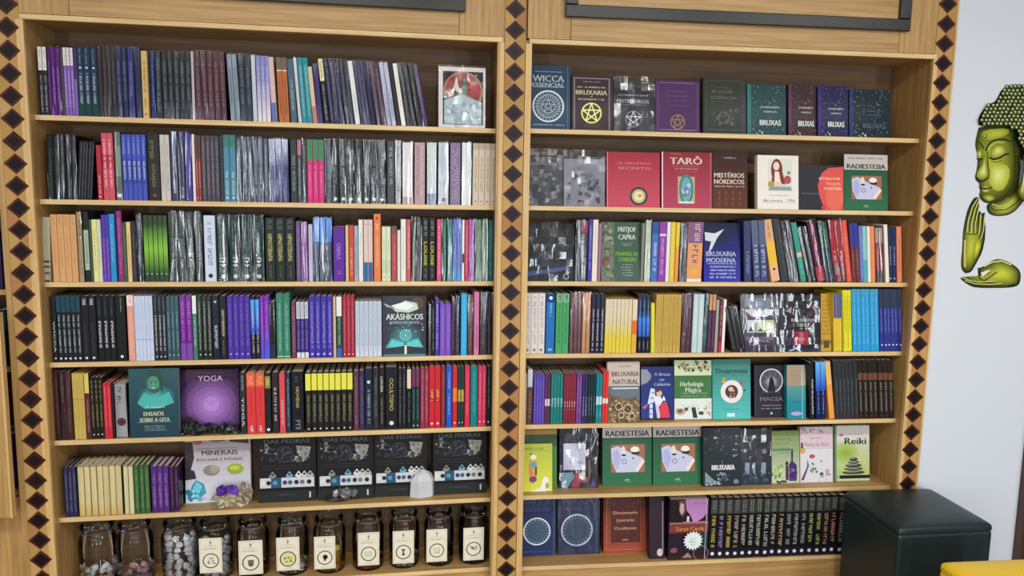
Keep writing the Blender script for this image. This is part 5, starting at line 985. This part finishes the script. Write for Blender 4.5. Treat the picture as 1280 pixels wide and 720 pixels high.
CB('R', 3, 976, 1027, 370, 440, 'black wrapped cover with small red card below its title, fourth shelf', '1c1c22', art_bruxtaro, .035, w=1)
CB('R', 3, 1027.5, 1041, 368, 439, 'narrow strip of ochre-yellow cover beside the slim yellow spines', 'b88c2c', lambda p: (p.rect(0, 0, 1, 1, 'bc9434'), p.rect(0, .12, 1, .2, '8c6c24'), p.rect(.3, .06, .8, .18, '4c4838'), lines(p, .1, .95, .85, 9, .07, .03, '8c6c28')), .02)
CB('L', 4, 161, 224, 461, 547, 'dark teal cover with glowing portrait of a robed man, fifth shelf', '1c3844', art_gita, .02)
CB('L', 4, 225, 299, 462, 548, 'purple mandala cover behind the black stone cluster', '301838', art_yoga, .02, y=.055)
CB('L', 5, 231, 313, 548, 632, 'white cover with pictures of coloured minerals, sixth shelf of left bay', 'b8b4bc', art_minerais, .02, y=.075)
for k, (a, b, t, bo, lb) in enumerate(((322, 395, 537, 627, 'leftmost of the four alike, black cover with a strip of gemstones'), (397, 467, 535, 624, 'second from left of four alike, black cover with strip of gemstones'), (468, 534, 532, 620, 'third of four alike, gemstone-strip black cover partly behind the white crystal'), (541, 608, 529, 617, 'rightmost of four alike, black cover with gemstones at right end'))):
    o = CB('L', 5, a, b, t, bo, lb, '17181c', art_pedras, .02, back=3); o['group'] = 'black gemstone books on the sixth shelf'
CB('R', 4, 760, 801, 454, 525, 'beige-topped cover with wood rings below its dark title, fifth shelf', 'b4a498', art_natural, .022, y=.012)
CB('R', 4, 802, 843, 460, 525, 'blue cover with figure in white beside a red one, fifth shelf', '182870', art_caldeirao, .022)
CB('R', 4, 844, 891, 452, 524, 'green and cream cover with herbs and mortar, fifth shelf', '4c7c4c', art_herb, .022)
CB('R', 4, 892, 940, 451, 524, 'turquoise cover with white ring medallion around a dark centre', '2c8c88', art_teal, .024)
CB('R', 4, 944, 984, 458, 522, 'black cover with hooded silhouette before a white halo, fifth shelf', '18181f', art_magia, .03)
CB('R', 4, 985, 1009, 458, 524, 'beige and turquoise cover, narrow, right of the hooded silhouette', '1c7c8c', art_beige, .03)
CB('R', 5, 654, 697, 529, 611, 'tan-topped green cover standing behind the lime one', '48703c', art_reflexb, .02, y=.062)
CB('R', 5, 651, 691, 557, 611, 'small lime-green cover with a colourful foot drawing', 'b0bc40', art_lime, .012, y=.036)
CB('R', 5, 700, 748, 537, 610, 'dark wrapped cover with a white price note on it, sixth shelf', '20222c', art_price, .03, w=1)
g = 'green cover with white title band, sixth shelf of right bay, '
CB('R', 5, 754, 816, 527, 607, g+'left of its twin', '24583e', art_radi(), .02)
CB('R', 5, 817.5, 879, 526, 606, g+'right of its twin', '24583e', art_radi(), .02)
CB('R', 5, 880, 928, 537, 608, 'black cover with bold white title and grey plants, sixth shelf', '1c2228', art_brux_black, .022)
CB('R', 5, 928, 965, 539, 606, 'slate-blue cover with pale glassware shapes, sixth shelf', '2c3038', art_bluegrey, .025, w=1)
CB('R', 5, 966, 1001, 541, 604, 'green cover with purple oil bottles, sixth shelf', '8c9c6c', art_greenoil, .022)
CB('R', 5, 1002, 1043, 536, 603, 'white cover with small watercolour flowers, sixth shelf', 'd0ccd0', art_floral, .022)
CB('R', 5, 1046, 1089, 534, 601, 'pale green cover with stacked dark pebbles, rightmost on sixth shelf', 'a8b888', art_reiki, .025)
CB('R', 6, 651, 696, 613, 695, 'navy cover with faint round emblem, left end of the lowest right shelf', '1c2850', art_wicca_dark, .03, w=0)
CB('R', 6, 698, 750, 612, 693, 'shiny navy wrapped cover with round emblem, second on lowest right shelf', '1c2850', art_wicca_dark, .03, w=1)
CB('R', 6, 755, 810, 622, 691, 'brown-red leather-look cover with framed cream title, lowest right shelf', '5c2c24', art_redbrown, .035)
# open-faced comic with thick dark spine side, starburst tag on it
CB('R', 6, 836, 885, 623, 697, 'comic book cover, lilac sky and orange title, behind white starburst tag', '1c1420', art_comic, .12, y=.008, back=0, name='comic_volume')
CB('R', 6, 813, 832, 622, 693, 'dark plum book edge left of the comic cover', '2c1c28', lambda p: (p.rect(0, 0, 1, 1, '2c1c28'), p.ell(.7, .1, .2, .25, 'c8c0c0'), p.rect(.85, .1, .93, .9, '8c848c')), .03, y=.022)
# ------------------------------------------------------------------ white starburst price tag
z0 = ZR[6]; c = at(866, 675.5, -.002, 'R')
t = thing('starburst_tag', 'white starburst price tag on the comic cover, lowest right shelf', 'tag', wpos(c.x, -.004, c.z, 'R'), (0, 0, A))
m = MB(); n = 18; r0, r1 = .034, .0405
m.prism([((r1 if i % 2 else r0*.92)*math.cos(math.pi*i/n), (r1 if i % 2 else r0*.92)*math.sin(math.pi*i/n)) for i in range(2*n)], -.0012, 0, 'dfeaea')
obj('paper_star', m.mesh('paper_star', M_matte), t)
p = MB().page(.05, .05, -.025, -.025); p.marks(.2, .8, .6, .12, '8ca4a8'); p.marks(.25, .75, .35, .14, '7c989c'); p.marks(.3, .7, .15, .1, '9cb0b0')
obj('lettering', p.mesh('lettering', M_ink), t, (0, -.0014, 0))
# ------------------------------------------------------------------ minerals
def rock(name, seed, sx, sy, sz, col, sub=2, rough=.25, mat=None, flat=True, cols=None):
    import bmesh
    b = bmesh.new(); bmesh.ops.create_icosphere(b, subdivisions=sub, radius=1); R = random.Random(seed)
    pl = [(Vector((R.uniform(-1, 1), R.uniform(-1, 1), R.uniform(-.8, 1))).normalized(), R.uniform(.62, .92)) for _ in range(9)]
    for v in b.verts:
        q = v.co.copy()
        for nn, dd in pl:
            e = q.dot(nn)
            if e > dd: q -= nn*(e-dd)
        q *= 1+R.uniform(-rough, rough)*.25
        v.co = Vector((q.x*sx, q.y*sy, max(q.z, -.75)*sz+.75*sz))
    me = bpy.data.meshes.new(name); b.to_mesh(me); b.free()
    me.materials.append(mat or M_pebble); ca = me.color_attributes.new('Col', 'FLOAT_COLOR', 'CORNER'); buf = []
    for p_ in me.polygons:
        k = lin(R.choice(cols) if cols else col); k = jit(k, .18, R); buf += [*k, 1.0]*len(p_.vertices)
    ca.data.foreach_set('color', buf); return me
def crystal(h, r, col, n=6, mat=None):
    m = MB(); pr = [(r, 0), (r*1.04, h*.68), (0.0005, h)]; m.lathe(pr, n, col); return m.mesh('crystal_point', mat or M_pebble)
# black tourmaline cluster
p = at(262, 548, .004, 'L')
t = thing('stone_cluster', 'black rough stone cluster lying in front of the purple mandala cover', 'mineral', (p.x, .027, ZL[4]))
R = random.Random(8)
for k, (dx, dz, s, h) in enumerate(((-.058, 0, .03, .036), (-.072, 0, .02, .05), (-.03, 0, .034, .028), (.0, 0, .03, .03), (.03, 0, .034, .026), (.062, 0, .03, .024), (.085, 0, .02, .016), (-.095, 0, .018, .014), (.045, .0, .02, .032))):
    o = obj('stone', rock('stone', 40+k, s*1.05, .022, h*.75, '181c1c', 2, .9, cols=['15191a', '20262a', '2c3430', '0e1011', '3a4440']), t, (dx, R.uniform(-.006, .006), dz), (0, R.uniform(-.2, .2), 0))
# amethyst geode
p = atz(286, 634, ZL[5])
t = thing('amethyst_geode', 'amethyst specimen, purple crystals on beige rock, before the white minerals cover', 'mineral', (p.x, p.y+.012, ZL[5]))
obj('rock_base', rock('rock_base', 3, .056, .03, .036, 'a89a7c', 3, 1.6, mat=M_matte, cols=['a89a7c', 'b8ac8c', '988c70', '8a8068', 'c0b698']), t)
obj('rock_base', rock('rock_base', 9, .03, .024, .04, '9c8c74', 3, 1.4, mat=M_matte, cols=['8c8070', 'a09484', 'b0a494', '7c7060']), t, (.048, .004, .012))
am = [crystal(.028, .009, c) for c in ('5a2c9c', '7844bc', '3f1c74')]
for k in range(26):
    a = R.uniform(-.04, .024); obj('crystal_point', am[k % 3], t, (a, R.uniform(-.014, .012), .054-abs(a+.006)*.3), (R.uniform(-.5, .6), R.uniform(-.6, .6), R.uniform(0, 3)))
# smoky druse
p = atz(425, 627, ZL[5])
t = thing('smoky_druse', 'small dark druse with grey crystals before the second black gemstone book', 'mineral', (p.x, p.y+.018, ZL[5]))
obj('rock_base', rock('rock_base', 21, .056, .028, .016, '1c1c1a', 2, 1.2, cols=['181816', '24241f', '302e28']), t)
sc = [crystal(.036, .012, c) for c in ('6c6c6c', '98989a', '4c4844')]
for k in range(14): obj('crystal_point', sc[k % 3], t, (R.uniform(-.044, .046), R.uniform(-.014, .014), .012), (R.uniform(-.5, .5), R.uniform(-.7, .7), R.uniform(0, 3)))
# white quartz point
p = atz(529, 622, ZL[5])
t = thing('quartz_point', 'milky white quartz tower standing before the third black gemstone book', 'mineral', (p.x, p.y+.022, ZL[5]), (0, 0, .35))
m = MB(); m.lathe([(.001, 0), (.051, .0), (.053, .004), (.05, .064), (.030, .088), (.010, .100), (.0005, .103)], 6, 'ffffff')
q = obj('crystal_body', m.mesh('crystal_body', M_quartz), t); q.scale = (1, .62, 1); bevel(q, .002, 2)
# ------------------------------------------------------------------ jars
def lathe_obj(name, prof, n, mat, par, loc=(0, 0, 0)):
    m = MB(); m.lathe(prof, n, 'ffffff'); o = obj(name, m.mesh(name, mat), par, loc, smooth=True); return o
zj = ZL[6]
jars = [(120, 48, 656, None, 'empty-looking glass jar with a few white stones, leftmost'), (167, 46, 654, None, 'glass jar holding pinkish stones, second from the left'),
 (224, 47, 652, None, 'glass jar filled with pale grey stones, no paper tag'), (268.5, 43, 651, (250, 277, 672, 717), 'glass jar of grey stones with cream tag, fourth from the left'),
 (315.5, 41, 650, (299, 328, 675, 719), 'dark empty glass jar with tag, fifth from the left'), (365, 41, 649, (346, 374, 671, 714), 'glass jar with tag showing a yellow-centred ring'),
 (411.5, 41, 647, (393, 419, 670, 712), 'glass jar with tag and a small golden bottle inside'), (460, 40, 643, (447.5, 474, 665, 707.5), 'glass jar with red stones at its bottom'),
 (505.5, 38, 640, (491, 517.5, 663, 705), 'glass jar with grey sand at its bottom, third from the right'), (549, 37, 638, (533, 559, 661, 703), 'glass jar with tag and dark green bits, second from the right'),
 (592.5, 38, 636, (579, 605, 659, 701), 'glass jar with dark blue stones, rightmost')]
stones = {}
def stone_mesh(key, col, n=4):
    if key not in stones:
        stones[key] = [rock('stone', 60+k*7+len(key), .0165, .0165, .014, col, 1, .8, cols=[col]) for k in range(n)]
    return stones[key]
for k, (px, wpx, pt, tag, lb) in enumerate(jars):
    yj = .078; c = at(px, 690, yj-.02, 'L'); e0 = at(px-wpx/2, 690, yj-.02, 'L').x; e1 = at(px+wpx/2, 690, yj-.02, 'L').x
    r = min((e1-e0)/2, .0645); zt = at(px, pt, yj-.03, 'L').z-zj; zt = min(max(zt, .20), .232)
    g = None if k in () else 'glass jars on the lowest left shelf'
    t = thing('glass_jar', lb+', lowest left shelf', 'jar', (c.x, yj, zj+.0005), (0, 0, 0), g)
    lathe_obj('jar_body', [(.001, .0), (r*.9, .0), (r, .008), (r, zt*.70), (r*.95, zt*.76), (r*.82, zt*.82), (r*.77, zt*.85), (r*.77, zt*.89), (r*.8, zt*.9)], 32, M_glass, t)
    lathe_obj('jar_floor', [(.001, .006), (r*.84, .006), (r*.88, .004)], 28, M_glass, t)
    lathe_obj('lid', [(r*.72, zt*.85), (r*.72, zt*.9), (r*.86, zt*.905), (r*.88, zt*.95), (r*.84, zt*.975), (r*.3, zt*.99), (.001, zt*.995)], 32, M_glass, t)
    lathe_obj('seal_ring', [(r*.78, zt*.865), (r*.80, zt*.868), (r*.80, zt*.874), (r*.78, zt*.877)], 28, M_rim, t)
    if tag:
        x0, x1, y0, y1 = tag; ya = yj-r-.003; a = at(x0, y1, ya, 'L'); b = at(x1, y0, ya, 'L'); W, H = b.x-a.x, b.z-a.z
        tg = box('paper_tag', M_matte, a.x-c.x, b.x-c.x, -r-.0035, -r-.0025, a.z-zj, b.z-zj, t, 'e8e2cc')
        p = MB().page(W, H, -W/2, -H/2); border(p, .05, .012, 'b4ac90'); p.ell(.5, .88, .05, .05, '8c8670', 8); p.rect(.48, .8, .52, .92, '8c8670'); p.marks(.2, .8, .76, .022, 'a09a84'); p.marks(.15, .85, .68, .028, '8c8670'); p.marks(.3, .7, .07, .015, 'b0a890')
        p.ring(.5, .35, .36, .045, '3c3a36', 28)
        if k == 5: p.ell(.5, .35, .3, .3, 'dcd890', 20)
        if k == 6: p.ell(.52, .37, .12, .12, '1c1c1c', 12); p.rect(.46, .25, .54, .36, '1c1c1c')
        elif k == 8: p.poly([(.4, .44), (.6, .44), (.52, .36), (.58, .25), (.42, .25), (.48, .36)], '4c4a44')
        elif k == 9:
            for q in (.38, .5, .62): p.line(q, .28, q, .44, .0016, '6c6a60')
            p.line(.36, .28, .64, .28, .0016, '6c6a60')
        elif k == 7: p.rect(.3, .27, .68, .43, 'd4d0b8')
        elif k == 4: p.rect(.38, .29, .62, .43, '6c6a60'); p.ell(.5, .27, .1, .05, '4c4a44', 10)
        else: p.blobs(.34, .26, .66, .44, 12, .05, ['5c5a50', '8c8a7c', 'a8a490'], k)
        obj('tag_print', p.mesh('tag_print', M_ink), tg, (0, -.0009, 0))
        s = MB(); s.lathe([(r*.79, zt*.853), (r*.8, zt*.856), (r*.79, zt*.859)], 20, '8c7c58'); obj('string', s.mesh('string', M_matte), t)
    # what is inside
    spec = {0: ('e0dcd8', 12, .05), 1: ('c8a0b0', 11, .046), 2: ('d4d4d8', 46, .15), 3: ('b0b4b4', 40, .14), 4: ('2c2824', 8, .03), 5: ('d8d8d4', 5, .05), 6: ('9c6c2c', 9, .06), 7: ('94242c', 18, .022), 8: ('9c9c98', 16, .018), 9: ('26342c', 12, .03), 10: ('20284c', 30, .085)}[k]
    nm = {0: 'white', 1: 'pinkish', 2: 'pale grey', 3: 'grey', 4: 'dark', 5: 'white', 6: 'golden brown', 7: 'red', 8: 'light grey', 9: 'dark green', 10: 'dark blue'}[k]
    ms = stone_mesh(nm, spec[0]); Rj = random.Random(k+3)
    pos = 'first second third fourth fifth sixth seventh eighth ninth tenth eleventh'.split()[k]
    lay, cnt = 0, 0
    while cnt < spec[1]:
        zz = .013+lay*.0205; nn = 8 if lay % 2 == 0 else 7
        for q in range(nn):
            if cnt >= spec[1] or zz > spec[2]+.01: break
            a = 6.2832*q/nn+lay*.4; rr = (r*.93-.0172)
            if k in (2, 3, 10) and math.sin(a) > .55: continue        # hidden far side of the full jars
            o = obj('stone', ms[Rj.randrange(4)], None, (c.x+rr*math.cos(a), yj+rr*math.sin(a), zj+zz-.007+Rj.uniform(-.003, .003)), (Rj.uniform(-.5, .5), Rj.uniform(-.5, .5), Rj.uniform(0, 6)))
            o['label'] = f'{nm} stone inside the {pos} glass jar from left'; o['category'] = 'stone'; o['group'] = f'stones inside the {pos} glass jar'; cnt += 1
        lay += 1
        if zz > spec[2]+.01: break
# small golden bottle in the seventh jar
c = at(425, 700, .05, 'L')
t = thing('tiny_bottle', 'tiny golden bottle with yellow cap inside the seventh glass jar', 'bottle', (c.x-.012, .06, zj+.012))
m = MB(); m.lathe([(.001, 0), (.012, 0), (.013, .05), (.008, .06), (.008, .066)], 14, 'a06c28'); obj('bottle_body', m.mesh('bottle_body', M_card), t, smooth=True)
m = MB(); m.lathe([(.011, .066), (.011, .082), (.001, .084)], 14, 'c8c83c'); obj('cap', m.mesh('cap', M_card), t, smooth=True)
c = at(140.5, 690, .02, 'L')
# ------------------------------------------------------------------ leftover stock in the neighbouring bay
for k, (zz, cl, n, lb) in enumerate(((.612, '4c2468', 3, 'purple book in dark far-left bay'), (1.04, '1c3c40', 2, 'dark teal book in dark far-left bay'), (1.30, '241c38', 3, 'dark violet book in far-left bay'), (1.58, '241c3c', 3, 'deep indigo book in far-left bay'))):
    for q in range(n):
        u = -1.675-.03*q; o = thing('paperback', lb+', '+['rightmost', 'middle', 'leftmost'][q], 'book', (u, .01+.004*q, zz+.0005), (0, 0, 0), 'books in the neighbouring bay')
        m = MB(); m.box(-.012, .012, 0, .002, 0, .19, cl); m.box(-.012, -.0105, .002, .15, 0, .19, cl); m.box(.0105, .012, .002, .15, 0, .19, cl); obj('cover', m.mesh('cover', M_card), o)
        m = MB(); m.box(-.0104, .0104, .0022, .146, .002, .188); obj('pages', m.mesh('pages', M_paper), o)
# ------------------------------------------------------------------ wall decal
YW = -.0312
o3 = at(1248, 230, YW, 'R'); 
deco = thing('wall_decal', 'gold-green sticker of a serene head with curled hair and two hands', 'decal', wpos(o3.x, YW, o3.z, 'R'), (0, 0, A))
class D(MB):
    def pp(s, pts, col):
        s.lay += 1; out = []
        for x, y in pts: q = at(x, y, YW, 'R'); out.append((q.x-o3.x, -s.lay*3e-5, q.z-o3.z))
        s.face(out[::-1] if area2(pts) > 0 else out, col)
    def sf(s, pts, hx, hy, c0, c1, n=8, hi=.9):
        a, b = lin(c0), lin(c1)
        for i in range(n):
            k = i/(n-1); q = 1-hi*i/n; s.pp([(hx+(x-hx)*q, hy+(y-hy)*q) for x, y in pts], tuple(p_+(r_-p_)*k for p_, r_ in zip(a, b)))
    def ln(s, pts, w_, col):
        for (x0, y0), (x1, y1) in zip(pts, pts[1:]):
            dx, dy = x1-x0, y1-y0; l = math.hypot(dx, dy); nx, ny = -dy/l*w_*.68, dx/l*w_*.68
            s.pp([(x0+nx, y0+ny), (x1+nx, y1+ny), (x1-nx, y1-ny), (x0-nx, y0-ny)], col)
def area2(p): return sum(p[i][0]*p[(i+1) % len(p)][1]-p[(i+1) % len(p)][0]*p[i][1] for i in range(len(p)))
def smooth(p, n=2):
    for _ in range(n):
        q = []
        for i in range(len(p)):
            a, b = p[i], p[(i+1) % len(p)]; q += [(a[0]*.75+b[0]*.25, a[1]*.75+b[1]*.25), (a[0]*.25+b[0]*.75, a[1]*.25+b[1]*.75)]
        p = q
    return p
def el(cx, cy, rx, ry, n=14): return [(cx+rx*math.cos(6.2832*i/n), cy+ry*math.sin(6.2832*i/n)) for i in range(n)]
d = D()
neck = smooth([(1234, 254), (1233, 262), (1238, 269), (1250, 270.5), (1264, 268), (1274, 259), (1280, 250), (1290, 236), (1286, 226), (1264, 240), (1248, 252)])
d.sf(neck, 1256, 262, '242a0a', 'b4bc44', 7); d.ln([(1236, 257), (1244, 263), (1258, 262), (1270, 254), (1277, 246)], .9, '2c3410'); d.ln([(1240, 255), (1250, 258), (1262, 254), (1270, 247)], .7, 'ccd078')
hair = smooth([(1223, 158), (1222.5, 150), (1225, 143), (1230, 136), (1236, 130), (1244, 127), (1248, 120), (1251, 113), (1258, 108), (1268, 105.5), (1278, 106), (1292, 110), (1304, 120), (1312, 140), (1316, 165), (1312, 196), (1298, 216), (1284, 205), (1272, 196), (1266, 170), (1262, 159)], 1)
d.pp(hair, '20280f')
d.pp([(1260, 158), (1266, 172), (1274, 186), (1276, 210), (1273, 235), (1262, 248), (1250, 240), (1256, 190)], '3c440f')
face = smooth([(1224, 157), (1221, 168), (1219, 178), (1219.5, 186), (1222, 193), (1222, 204), (1220.5, 214), (1218.5, 221), (1220, 226), (1224.5, 229), (1223.5, 234), (1225.5, 238), (1223.5, 244), (1226, 250), (1232, 254), (1241, 254.5), (1250, 251), (1260, 244), (1267, 234), (1270, 220), (1271, 200), (1269, 178), (1264, 157)], 1)
d.sf(face, 1240, 208, '343c0a', 'b0b838', 10, .92)
fc2 = smooth([(1229, 162), (1226, 172), (1235, 176), (1252, 172), (1262, 166), (1260, 160)], 1); d.sf(fc2, 1246, 167, '969c2c', 'b4b83c', 5, .8)
d.sf(smooth([(1238, 206), (1236, 222), (1238, 236), (1252, 240), (1262, 224), (1262, 208), (1250, 204)], 1), 1247, 218, 'acb438', 'dce080', 7, .9)
# brow, closed eyes, nose, mouth
for (ax) in (0,):
    d.ln([(1232, 189), (1234, 183), (1239, 177), (1247, 174), (1256, 174.5), (1264, 177)], 1.5, '2a300c'); d.ln([(1230, 186), (1227, 181), (1222, 177), (1220, 176)], 1.2, '2a300c')
    d.ln([(1235, 187), (1238, 182), (1245, 178), (1255, 178)], .8, 'd0d270')
    d.sf(smooth([(1236, 195), (1240, 184), (1248, 180), (1256, 183), (1258, 192), (1250, 197), (1242, 199)], 1), 1247, 188, '848a24', 'd4d870', 6)
    d.sf(smooth([(1220.5, 196), (1222, 187), (1226, 187), (1228, 195), (1224, 199)], 1), 1224, 192, '7c8220', 'c4c858', 4)
    d.ln([(1236, 197), (1242, 199.5), (1249, 197.5), (1256, 193), (1261, 192)], 1.5, '181c0a'); d.ln([(1238, 201.5), (1245, 203), (1252, 200)], .6, '3c4414'); d.ln([(1221, 198), (1224, 200.5), (1228, 198)], 1.4, '181c0a')
d.sf(smooth([(1231, 190), (1228, 204), (1221, 214), (1219.5, 221), (1224, 225), (1232, 224), (1235, 219), (1233, 205)], 1), 1229, 214, '7c8222', 'd8dc78', 7)
d.ln([(1234, 190), (1234.5, 205), (1236, 216)], 1.2, '545c18'); d.ln([(1220, 222), (1225, 226.5), (1230, 226), (1235, 222)], 1.3, '1c200a'); d.ln([(1235, 222), (1236, 217)], 1, '3c4410')
d.sf(smooth([(1225, 234), (1229, 231.5), (1232, 232.5), (1236, 231), (1240, 234), (1233, 236)], 1), 1231, 233.5, '6c7020', 'b0b048', 4)
d.sf(smooth([(1225, 236.5), (1232, 237), (1239, 235), (1236, 240.5), (1229, 241)], 1), 1231, 238.5, '7c7c28', 'd0cc70', 4); d.ln([(1225, 235.5), (1232, 236.4), (1240, 234.2)], .9, '1c200a')
d.sf(smooth([(1227, 246), (1232, 243), (1240, 244), (1244, 249), (1234, 252.5)], 1), 1236, 248, '80862a', 'bcc050', 4)
d.pp(el(1231, 170.5, 2.4, 2.6, 12), '5c6018'); d.pp(el(1230.6, 170, 1.4, 1.5, 10), 'c0b890')
d.ln([(1268, 176), (1270, 200), (1269, 222), (1262, 242)], 2, '3c440f')
# curls
Rc = random.Random(2); hp = hair
def inside(x, y, P_):
    c_ = False; j = len(P_)-1
    for i in range(len(P_)):
        if (P_[i][1] > y) != (P_[j][1] > y) and x < (P_[j][0]-P_[i][0])*(y-P_[i][1])/(P_[j][1]-P_[i][1])+P_[i][0]: c_ = not c_
        j = i
    return c_
yy = 108.5; row = 0
while yy < 214:
    xx = 1221+(2.6 if row % 2 else 0)
    while xx < 1316:
        x_, y_ = xx+Rc.uniform(-.5, .5), yy+Rc.uniform(-.5, .5)
        if inside(x_, y_, hp) and not inside(x_, y_-1.5, face) and not (1264 < x_ < 1290 and y_ > 184):
            d.pp(el(x_, y_, 3.0, 3.1, 10), '141a0c'); d.pp(el(x_-.1, y_-.2, 2.35, 2.4, 9), '545c2c'); d.pp(el(x_-.4, y_-.6, 1.5, 1.4, 8), '949c5c'); d.pp(el(x_-.6, y_-.9, .8, .7, 7), 'f0f4dc')
        xx += 5.3
    yy += 4.7; row += 1
ear = smooth([(1272, 206), (1271, 196), (1275, 187), (1282, 184), (1290, 187), (1293, 200), (1290, 215), (1284, 228), (1283, 244), (1279, 252), (1272, 252.5), (1266, 247), (1264, 239), (1269, 228), (1272, 216)])
d.sf(ear, 1276, 232, '2c3208', 'c4cc4c', 8); d.ln([(1277, 192), (1282, 190), (1286, 196), (1284, 208), (1279, 220), (1276, 236)], 1.4, '30380f'); d.ln([(1275, 196), (1274, 210), (1272, 226), (1270, 240)], 1, 'd8dc88')
obj('head_print', d.mesh('head_print', M_ink), deco)
d = D()
hand = smooth([(1220, 246), (1216, 249), (1210, 260), (1206, 276), (1203.5, 292), (1203, 310), (1201, 330), (1203, 339), (1209, 342), (1215, 339), (1221, 328), (1228, 315), (1231, 300), (1231.5, 284), (1231, 270), (1230, 266), (1227.5, 266), (1227, 276), (1225, 280), (1224, 268), (1223.5, 256), (1224, 247)], 1)
d.sf(hand, 1213, 312, '2a300a', 'b4bc3c', 8)
d.sf(smooth([(1217, 312), (1219, 300), (1225, 296), (1227, 306), (1222, 320), (1217, 324)], 1), 1221, 310, '8c9224', 'd0d040', 5)
for a in ([(1221, 247), (1214, 258), (1209, 274), (1207, 290)], [(1222, 250), (1217, 262), (1213, 278), (1212, 290)], [(1223, 256), (1220, 268), (1217.5, 280), (1217, 292)], [(1224.5, 266), (1223.5, 278), (1222, 292)], [(1229, 270), (1228, 286), (1224, 298)]):
    d.ln(a, 1.1, '2a300c'); d.ln([(x+1.3, y+1) for x, y in a], .9, 'ccd078')
d.ln([(1206, 291), (1214, 293), (1222, 292)], .9, '3c4412'); d.ln([(1206, 300), (1205.5, 318), (1206, 334)], 1.8, 'c8bc68'); d.ln([(1224, 264), (1228, 270), (1231, 266)], 1, '2a300c'); d.ln([(1231, 282), (1230, 300), (1224, 320), (1214, 338), (1206, 341)], 1.2, '20260a')
obj('raised_hand_print', d.mesh('raised_hand_print', M_ink), deco)
d = D()
h2 = smooth([(1200, 347), (1206, 345.5), (1213, 349), (1222, 349.5), (1223, 345), (1222, 335), (1228, 334), (1236, 329), (1241, 325), (1250, 323.5), (1260, 327), (1270, 333), (1275.5, 339), (1276, 350), (1273, 357), (1264, 359.5), (1246, 360), (1220, 360), (1210, 356), (1202, 350)], 1)
d.sf(h2, 1254, 342, '2a300a', 'c0c840', 8); d.pp([(1226, 341), (1232, 338.5), (1239, 337), (1234, 341), (1228, 346)], 'e0e2e0'); d.ln([(1223, 335), (1224, 348), (1230, 351), (1238, 346), (1246, 340)], 1, '20260a')
for a in ([(1202, 348), (1212, 352), (1224, 354), (1244, 353)], [(1206, 352), (1218, 356), (1236, 357), (1252, 356)]): d.ln(a, 1, '20260a'); d.ln([(x, y-1.4) for x, y in a], .8, 'ccd078')
d.ln([(1230, 333), (1240, 327.5), (1252, 326), (1264, 331)], 1.3, 'd4d878'); d.ln([(1260, 358), (1272, 355), (1275, 344)], 1.5, '20260a')
obj('resting_hand_print', d.mesh('resting_hand_print', M_ink), deco)
# ------------------------------------------------------------------ labels for the spine-out books
NUM = 'zero one two three four five six seven eight nine ten eleven twelve thirteen fourteen fifteen sixteen seventeen eighteen nineteen twenty'.split()
OR = 'zeroth first second third fourth fifth sixth seventh eighth ninth tenth eleventh twelfth thirteenth fourteenth fifteenth sixteenth seventeenth eighteenth'.split()
from collections import defaultdict
gr_ = defaultdict(list)
for r_ in placed: gr_[(r_[2], r_[3], r_[5])].append(r_)
for (sd, i, ds), L_ in gr_.items():
    L_.sort(key=lambda q: q[4]); n = len(L_); place = phrase(sd, i).replace(',', '')
    for k, q in enumerate(L_):
        if n == 1: lb = f'{ds}, {place}'
        else:
            lb = f'{ds}, {OR[k+1]} of {NUM[n]} from left, {place}'
            if len(lb.split()) > 16: lb = f'{ds}, {OR[k+1]} of {NUM[n]}, {place}'
            q[0]['group'] = (f'{ds}s, {place}')
        q[0]['label'] = lb
